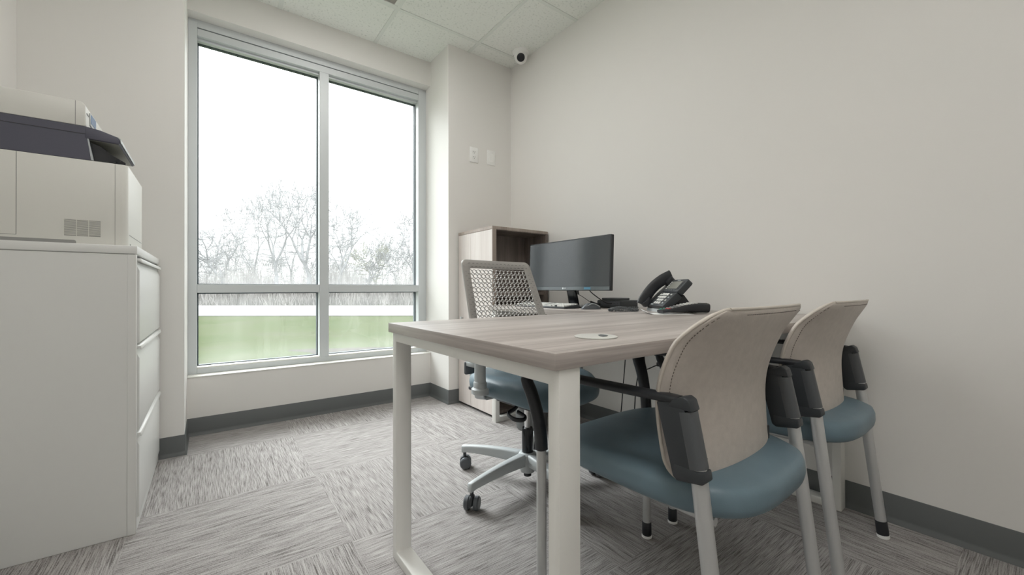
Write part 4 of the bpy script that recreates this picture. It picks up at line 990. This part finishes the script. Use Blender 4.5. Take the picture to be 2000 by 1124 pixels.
spec = [
 (444, 29, 6.2, 11, 'thick forked bare tree alone at the left of the window view', .62, 3, .20, 5, 0),
 (507, 33, 8.6, 12, 'slender bare tree between the forked tree and the tallest trees', .42, 2, .10, 5, 0),
 (540, 29, 9.4, 13, 'tallest bare tree, straight trunk, left of the window mullion', .40, 3, .15, 5, 0),
 (566, 34, 9.6, 14, 'tall thin bare tree just behind the tallest one', .38, 2, .10, 5, .04),
 (604, 28, 8.9, 15, 'stout bare tree with wide branches hard left of the mullion', .60, 3, .19, 5, 0),
 (654, 29, 8.0, 16, 'leaning bare tree with a spreading top just right of the mullion', .50, 2, .13, 5, .22),
 (676, 31, 7.6, 17, 'second leaning bare tree beside the mullion, thinner', .46, 2, .09, 5, .16),
 (716, 31, 4.9, 18, 'rounded low bare tree in the middle of the right pane', .55, 4, .10, 5, 0),
 (742, 33, 5.0, 19, 'pale budding tree right of the rounded low tree', .42, 3, .08, 5, 0),
 (776, 32, 5.0, 20, 'thin upright bare tree left of the tall one at the window edge', .36, 2, .08, 5, 0),
 (806, 30, 7.4, 21, 'tall bare tree at the right edge of the window view', .42, 3, .13, 5, -.05),
 (398, 34, 4.4, 22, 'small bare tree at the far left edge of the window view', .55, 3, .09, 5, 0),
]
for i, (px, ds, h, sd, lab, spd, fk, r0, dp, ln) in enumerate(spec):
    tree(px, ds, h, sd, lab, spd, fk, r0, dp, ln, 'budding' if 'budding' in lab else 'bark')
rng = random.Random(5)
protos = [tree(400, 46, 5.2, 60+i, 'thin pale bare sapling in the wood behind the nearer trees', .40, 2, .06, 4, 0, 'bark_far', 'saplings in the far wood', 'sapling_tree') for i in range(4)]
for i in range(44):
    px = 385+i*10.3+rng.uniform(-4, 4); ds = rng.uniform(36, 58); p = at(ds, (px-1000)/794.7*ds)
    o = protos[i] if i < 4 else copy_tree(protos[i % 4])
    o.location = (p.x, p.y, GZ); o.rotation_euler = (0, 0, rng.uniform(0, 6.28)); s = rng.uniform(.75, 1.25); o.scale = (s, s, s)
# low brush along the far side of the road: stems nobody could count
br = MB()
for i in range(27000):
    ds = 25.3+abs(rng.gauss(0, 5)); s = rng.uniform(-1.0, .12)*ds; p = at(ds, s); h = rng.uniform(.5, 1.5)*(1+.35*math.sin(s*1.7)*math.sin(s*.6))+.01*(ds-25)
    if i > 16200: ds += 3; p = at(ds, s); h = rng.uniform(1.4, 3.3)*(.8+.3*math.sin(s*.9+1))
    a, q = rng.uniform(0, PI), rng.uniform(.012, .028); dx, dy = q*math.cos(a), q*math.sin(a); lx, ly = rng.gauss(0, .22), rng.gauss(0, .22)
    br.add([(p.x-dx, p.y-dy, GZ), (p.x+dx, p.y+dy, GZ), (p.x+lx*.5+dy, p.y+ly*.5-dx, GZ+h*.5), (p.x+lx, p.y+ly, GZ+h)], [(0, 1, 2), (1, 3, 2), (0, 2, 3)])
tag(br.build('undergrowth', M['brush'], smooth=0), 'low tangled brown brush along the far side of the road', 'undergrowth', kind='stuff')
